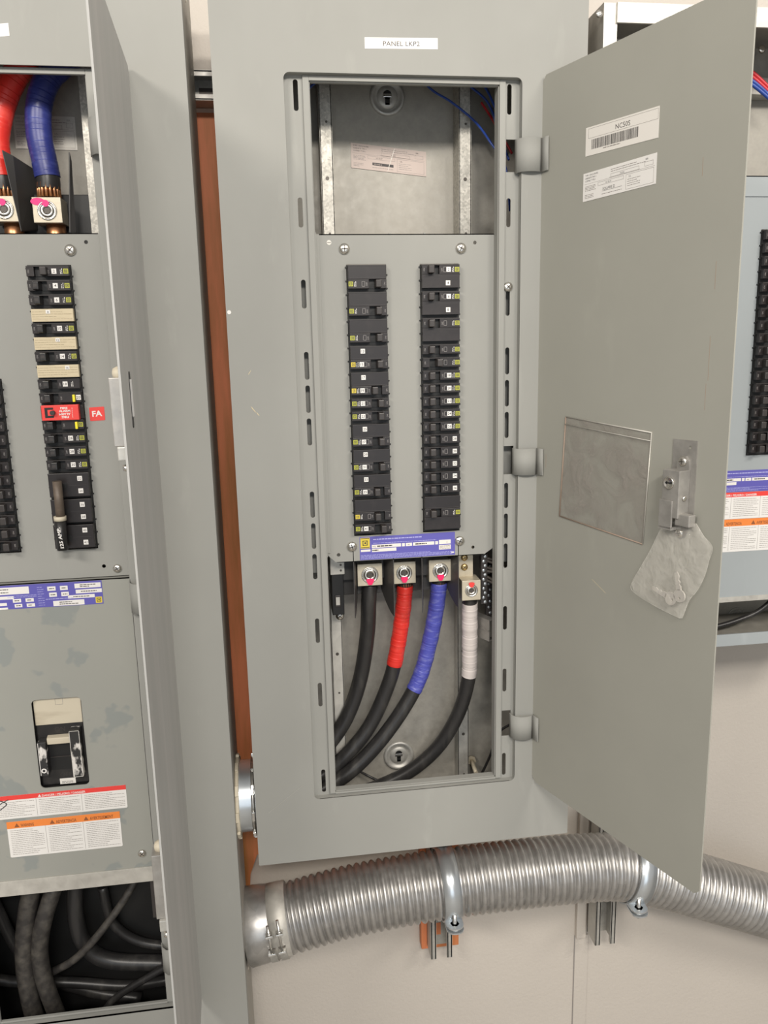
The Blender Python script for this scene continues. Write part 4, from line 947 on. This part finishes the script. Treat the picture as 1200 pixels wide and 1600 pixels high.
# lower bay of left panelboard
GLC = 'black cables in the lower compartment of the left panelboard'
b = MB(); b.box(-.535, -.036, .128, .142, -1.50, -1.17, DARKP); b.build('shade_sheet', Lp)  # added black sheet, its colour stands in for shade on the box back
for i, (px, r, l) in enumerate((
    ([(50, 1385, .06), (42, 1430, .055), (38, 1490, .05), (45, 1550, .05), (60, 1610, .06)], .0145, 'dusty black cable running down at the left of the lower compartment'),
    ([(85, 1385, .06), (68, 1440, .05), (62, 1490, .05), (72, 1540, .05), (95, 1600, .06)], .0135, 'dusty black cable beside another, second from left in the lower compartment'),
    ([(118, 1375, .09), (118, 1430, .085), (132, 1475, .085), (170, 1500, .085), (260, 1505, .085)], .013, 'black cable curving from vertical to the right in the lower compartment'),
    ([(215, 1370, .08), (190, 1412, .07), (150, 1465, .06), (115, 1500, .06), (75, 1522, .07)], .0062, 'thin pale dusty cable crossing diagonally in the lower compartment'),
    ([(-10, 1530, .09), (40, 1535, .10), (110, 1535, .105), (200, 1540, .105), (270, 1530, .105)], .009, 'black cable lying level along the bottom of the lower compartment'),
    ([(-10, 1410, .10), (20, 1470, .105), (60, 1520, .11), (140, 1548, .115), (220, 1560, .115)], .010, 'black cable sagging behind the others in the lower compartment'),
    ([(280, 1500, .06), (235, 1525, .065), (180, 1560, .07), (150, 1600, .07)], .006, 'black cable in the lower right corner of the lower compartment'),
    ([(160, 1385, .11), (175, 1440, .112), (215, 1470, .112), (275, 1480, .112)], .008, 'black cable at the back upper right of the lower compartment'))):
    b = MB(); b.tube(smooth_path([pt(*p) for p in px], 10), r, CABLED if i in (0, 1, 3) else CABLE, 14); tag(b.build('power_cable'), l, 'cable', GLC)
b = MB(); F = front(.05); b.bx(F, LC + .110, LC + .1255, -1.255, -1.17, 0, .012, GREYP); b.build('side_clip', Lp)

# door of the left panelboard, swung open square to the wall
LH = Vector((-.1045, .003, 0)); lu = (Vector((-.0870, -.330, 0)) - LH).normalized(); LD = Frame(LH, -lu)   # n faces right, towards the viewer
b = MB(); b.plate(LD, [(0, -1.372), (0, -.010), (-.010, .0008), (-.333, .0008), (-.333, -1.395), (-.010, -1.385)], [rrect(-.291, -.243, -.4300, -.3790, .0)] if 0 else [], -.0022, 0, SCUFF)
dl = b.build('door', Lp)
b = MB(); b.plate(LD, rrect(-.272, -.262, -.436, -.377, .004), [], 0, .0006, DARKP); b.plate(LD, rrect(-.271, -.263, -.425, -.385, .002), [], .0006, .0026, SCUFF)
b.build('latch_handle', dl)
for zt_, zb_ in ((-.3820, -.4620), (-.908, -1.0000)):
    b = MB(); Fi = Frame(LD.p(0, 0, -.0022), LD.u, LD.v); w = -.0115 - .0022
    b.bx(LD, -.320, -.296, zb_ + .012, zt_, w, -.0022, LATCHM, .0008); b.bx(LD, -.324, -.300, zb_ - .002, zb_ + .012, w + .003, -.0022, GALV, .0012)
    b.lathe(LD.p(-.308, zt_ + .004, -.0022), -LD.n, [(0, .007), (.004, .007), (.008, .005), (.009, .002)], CREAMW, 18); b.lathe(LD.p(-.318, zb_ - .010, -.0022), -LD.n, [(0, .004), (.005, .003)], CHROME, 12)
    b.build('latch_case', dl)
for z1, z0 in ((-.060, -.105), (-.68, -.725), (-1.28, -1.325)):
    b = MB(); b.strip([(LC + .1245 + a, c) for a, c in ((.001, -.010), (.003, 0), (.010, .008), (.020, .009), (.050, .0075))][:4] + [(-.106, .004)], front(0), z0, z1, .0014, PAINT); b.build('hinge_strap', dl)

# ================================================================ RIGHT PANELBOARD (cover off)
RC = .785
Rp = thing('panelboard', (RC, .146, -.848), 'pale grey panelboard without a cover at the right edge, behind the open door', 'electrical panel')
RX_0, RX_1, RZ0, RZ1 = .531, 1.040, -.846, .098
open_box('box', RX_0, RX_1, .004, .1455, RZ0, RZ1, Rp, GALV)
b = MB(); F = front(.0); 
b.bx(F, RX_0, RX_0 + .020, RZ0, RZ1, -.0055, -.0035, GALVL, .0006); b.bx(F, RX_1 - .020, RX_1, RZ0, RZ1, -.0055, -.0035, GALVL, .0006)
b.bx(F, RX_0 + .018, RX_1, RZ1 - .026, RZ1, -.0035, .000, GALVL, .0006); b.bx(F, RX_0, RX_1, RZ0, RZ0 + .020, -.0035, 0, PAINTB, .0006)
b.build('box_flange', Rp)
screw('flange_screw', pt(936, 22, .003), -Y, .0048, Rp, CHROME)
b = MB(); b.bx(front(.05), RX_0 + .022, RX_0 + .050, -.08, .07, -.08, 0, GALVL, .0008); b.build('side_gusset', Rp)
RF = front(.012); b = MB(); RBX = .7905
b.plate(RF, rrect(RX_0 + .030, RX_1 - .030, -.772, -.121), [rrect(RBX - .0005, RBX + BW + .0005, -.197 - 18 * SP - .0015, -.196)], -.0016, 0, PAINTB)
b.bx(RF, RX_0 + .03, RX_1 - .03, -.1225, -.121, -.014, 0, PAINTB); b.bx(RF, RX_0 + .03, RX_1 - .03, -.1500, -.1490, 0, .002, PAINTB)
b.bx(RF, RX_0 + .03, RX_1 - .03, -.7745, -.766, -.002, .001, GALVL)
rd = b.build('dead_front', Rp)
x0 = .7200; Fq = Frame((x0, .0118, -.5925), X); rating_label(rd, Fq, .150, .0345, seed=9)
warn_label(rd, Frame((x0, .0118, -.6360)), .150, .0430, [('DANGER / PELIGRO / DANGER', .20)], .0075, REDS, PAPERW, 3, 31)
warn_label(rd, Frame((x0, .0117, -.6900)), .150, .0535, [('WARNING', .06), ('ADVERTENCIA', .29), ('AVERTISSEMENT', .64)], .0115, ORANGE, MATS['brown_ink'], 3, 41, fs=.6)
zz = -.197; GRB = 'breakers of the right panelboard cropped by the right edge of the photograph'
RO = ['topmost'] + ORD[1:9] + ['ninth from the bottom', 'eighth from the bottom', 'seventh from the bottom', 'sixth from the bottom', 'fifth from the bottom', 'fourth from the bottom', 'third from the bottom', 'second from the bottom', 'lowest']
for i in range(18):
    breaker(RBX, zz, 1, 'on', 'R', 0, 'single black breaker in the right panel beside the door edge, %s' % RO[i], GRB, (), 'l', True, True, hcol=GREYP, y=.012); zz -= SP
# wires and bits in its top bay
for i, (px, M, l) in enumerate((
    ([(1150, 95, .09), (1178, 115, .085), (1210, 145, .08)], WIRER, 'upper red wire sloping down to the right in the right panel top bay'),
    ([(1150, 102, .09), (1178, 122, .085), (1210, 151, .08)], WIRER, 'red wire just below another red wire in the top bay of the right panel'),
    ([(1150, 112, .09), (1178, 128, .085), (1210, 156, .08)], WIREB, 'blue wire just below the red wires in the right panel top bay'),
    ([(1150, 118, .09), (1178, 134, .085), (1210, 161, .08)], WIREB, 'lowest blue wire in the right panel top bay'))):
    wire('wire', [pt(*p) for p in px], .0028, M, l)
b = MB(); b.bx(front(YB), .62, 1.03, .020, .045, 0, .03, GALV, .001); screw_head(b, pt(1190, 77, .112), -Y, .006, CHROME); b.build('back_bracket', Rp)
# lower bay: knockouts and cable
for u, v, r in ((1135, 985, .018), (1163, 975, .012), (1188, 970, .024), (1150, 962, .016)):
    c = pt(u, v, YB); b = MB()
    for q in (1, .72, .45): b.lathe(c, -Y, [(0, r * q), (.0012, r * q * .98), (.0012, r * q * .93), (0, r * q * .90)], GALV, 28, cap=False)
    b.build('knockout_ring', Rp)
b = MB(); b.tube(smooth_path([pt(*p) for p in ((1085, 985, .05), (1115, 980, .05), (1150, 970, .05), (1185, 955, .05), (1215, 930, .05))], 10), .0042, CABLE, 12); tag(b.build('power_cable'), 'black cable arching across the bottom bay of the right panel', 'cable')

# ================================================================ conduit and its fittings
NR = .0575
n = thing('conduit_nipple', (-.0163, .078, -1.135), 'short threaded metal nipple joining the left and centre panelboards', 'conduit fitting')
b = MB(); prof = []; x = -.046
while x < .0145: prof += [(x + .046, NR - .0014), (x + .046 + .0014, NR)]; x += .0028
b.lathe((-.046, .078, -1.076), X, prof, BLUEZ, 48); b.build('threaded_tube', n)
for x, M in ((-.0325, CREAMW), (-.0075, ZINC)):
    b = MB(); b.lathe((x, .078, -1.076), X, [(0, NR - .002), (0, NR + .0065), (.0055, NR + .0065), (.0055, NR - .002)], M, 48, cap=False)
    for k in range(10):
        a = k / 10 * math.tau; F = Frame((x, .078 + math.cos(a) * (NR + .006), -1.076 + math.sin(a) * (NR + .006)), X, Vector((0, -math.sin(a), math.cos(a)))); b.bx(F, 0, .0055, -.008, .008, -.004, .004, M, .001)
    b.build('lock_ring', n)
AY = .088
ax = [(395, 1447), (450, 1434), (540, 1409), (640, 1389), (740, 1374), (850, 1361), (940, 1354), (985, 1357), (1050, 1372), (1110, 1389), (1165, 1405), (1230, 1424), (1330, 1452), (1480, 1495)]
P = [pt(u, v, AY) for u, v in ax]; P[0].x = -.0290; SPH = smooth_path(P, 26)
D_ = []
for A, Bq in zip(SPH, SPH[1:]):
    D_ += [A.lerp(Bq, k / 3) for k in range(3)]
acc = [0]
for A, Bq in zip(D_, D_[1:]): acc.append(acc[-1] + (A - Bq).length)
uni = []; s = 0; j = 0; step = .00105
while s < acc[-1]:
    while acc[j + 1] < s: j += 1
    uni.append(D_[j].lerp(D_[j + 1], (s - acc[j]) / max(acc[j + 1] - acc[j], 1e-9))); s += step
i0 = next(k for k, p in enumerate(uni) if p.x > .034)
PITCH = .0130
def ribr(k):
    ph = (k * step / PITCH) % 1; return .0514 + .0068 * (abs(math.sin(ph * math.pi)) ** .75)
b = MB(); b.tube(uni[i0:], lambda k: ribr(k), FLEXM, 44)
tag(b.build('flexible_conduit'), 'thick ribbed flexible steel conduit running level under the centre panel', 'conduit')
# connector at the left end
K = thing('conduit_connector', (.0, AY, uni[5].z - .06), 'smooth silver clamp connector joining the ribbed conduit to the left panel', 'conduit fitting')
d0 = (uni[60] - uni[5]).normalized(); c0 = Vector((-.0320, AY, uni[5].z)) 
b = MB(); b.lathe(c0, d0, [(0, .0615), (.004, .0640), (.030, .0625), (.042, .0600), (.072, .0600), (.073, .0575)], FLEXM, 48, cap=False)
b.lathe(c0, d0, [(.042, .0585), (.042, .0608), (.0725, .0606), (.0735, .0585)], GALVL, 48, cap=False); b.build('body', K)
# clamp ears and two long screws on the front of the body
up = (Z - d0 * d0.z).normalized(); out = (-Y - d0 * (-Y).dot(d0)).normalized()
rv = (out * .97 + up * .16).normalized(); tv = d0.cross(rv).normalized(); tv = tv if tv.z > 0 else -tv
for k, q in enumerate((.043, .060)):
    o = c0 + d0 * q; Fk = Frame(o + rv * .0600, d0, tv); Fk.n = rv
    b = MB()
    b.bx(Fk, -.0062, .0062, .010, .014, -.004, .013, ZINC, .0008); b.bx(Fk, -.0062, .0062, -.020, -.016, -.004, .013, ZINC, .0008); 
    for k2 in range(9):
        a0_, a1_ = -.33 - k2 * .105, -.33 - (k2 + 1) * .105 - .01; am = (a0_ + a1_) / 2
        rr_ = rv * math.cos(am) + tv * math.sin(am); tt_ = tv * math.cos(am) - rv * math.sin(am); Fa = Frame(o + rr_ * .0600, d0, tt_); Fa.n = rr_
        b.bx(Fa, -.0060, .0060, -.0034, .0034, -.002, .0032, GALV)
    b.bx(Fk, -.0060, .0060, -.016, .010, -.004, -.001, SOCKET); b.build('clamp_ear', K)
    b = MB(); b.cyl(Fk.p(0, -.022, .008), Fk.p(0, .030 + .006 * k, .008), .0022, ZINC, 12); b.lathe(Fk.p(0, .014, .008), tv, [(0, .0048), (.004, .0048)], ZINC, 6); b.build('clamp_bolt', K)
# pipe straps
def strap(px, idx, label, su):
    c = min(uni, key=lambda p: abs(p.x - px)); j = uni.index(c); d = (uni[j + 40] - uni[j - 40]).normalized()
    t = thing('pipe_strap', (c.x, .146, c.z - .10), label, 'pipe strap', 'zinc straps clamping the conduit'); b = MB(); n_ = 40; R0, R1 = .0588, .0612; w = .0150
    up = Z; outv = d.cross(up).normalized()
    if outv.y > 0: outv = -outv
    up = outv.cross(d).normalized(); up = up if up.z > 0 else -up
    i = b.mi(BLUEZ); rows = []
    for k in range(n_ + 1):
        a = math.radians(135 - 260 * k / n_)      # from the back top over the front to below
        dir_ = outv * math.cos(a) + up * math.sin(a); rows.append([b.bm.verts.new(c + dir_ * R + d * s) for R, s in ((R0, -w), (R0, w), (R1, w), (R1, -w))])
    for A, Bq in zip(rows, rows[1:]):
        for q in range(4): f = b.bm.faces.new((A[q], A[(q + 1) % 4], Bq[(q + 1) % 4], Bq[q])); f.material_index = i; f.smooth = q in (0, 2)
    b.bm.faces.new(rows[0]).material_index = i; b.bm.faces.new(rows[-1]).material_index = i; b.build('band', t)
    e = c - up * .044 + outv * .050; b = MB(); dx = Vector((d.x, d.y, 0)).normalized(); ov = Vector((dx.y, -dx.x, 0)); Fe = Frame(e, dx, ov); up = Z   # ear sticking out towards the viewer
    b.plate(Fe, rrect(-.0150, .0150, -.018, .024, .013), [], -.0014, .0014, BLUEZ); b.plate(Fe, rrect(-.0150, .0150, -.018, .022, .013), [], -.0080, -.0052, BLUEZ); b.build('ear', t)
    b = MB(); nb_ = Fe.p(0, .008, 0); b.cyl(nb_ - up * .012, nb_ + up * .026, .0036, ZINC, 14); b.lathe(nb_ + up * .002, up, [(0, .0078), (.0060, .0078)], ZINC, 6); b.lathe(nb_ + up * .0012, up, [(0, .0105), (.0014, .0105)], ZINC, 20); b.build('bolt', t)
    return c
c1 = strap(.3205, 0, 'zinc strap with bolt clamping the conduit below the centre panel, nearer the middle', 690)
c2 = strap(.668, 1, 'zinc strap with bolt at the bend of the conduit beneath the open door\'s tip', 985)
strut_channel('strut_channel', .3030, .3440, .147, .187, -1.495, -1.20, 'z', 'short galvanised strut end below the conduit in front of an orange block')
strut_channel('strut_channel', .6290, .6700, .147, .187, -1.510, -1.20, 'z', 'short galvanised strut end below the conduit near the white wall trim', False)
b = MB(); b.box(.292, .366, .188, .209, -1.505, -1.20, PLY, .001); tag(b.build('plywood_block'), 'small orange red painted plywood block behind the strut below the centre panel', 'board')
b = MB(); screw_head(b, (.6495, .1835, -1.470), -Y, .007, ZINC); tag(b.build('hex_screw'), 'screw inside the strut end near the white wall trim', 'screw')
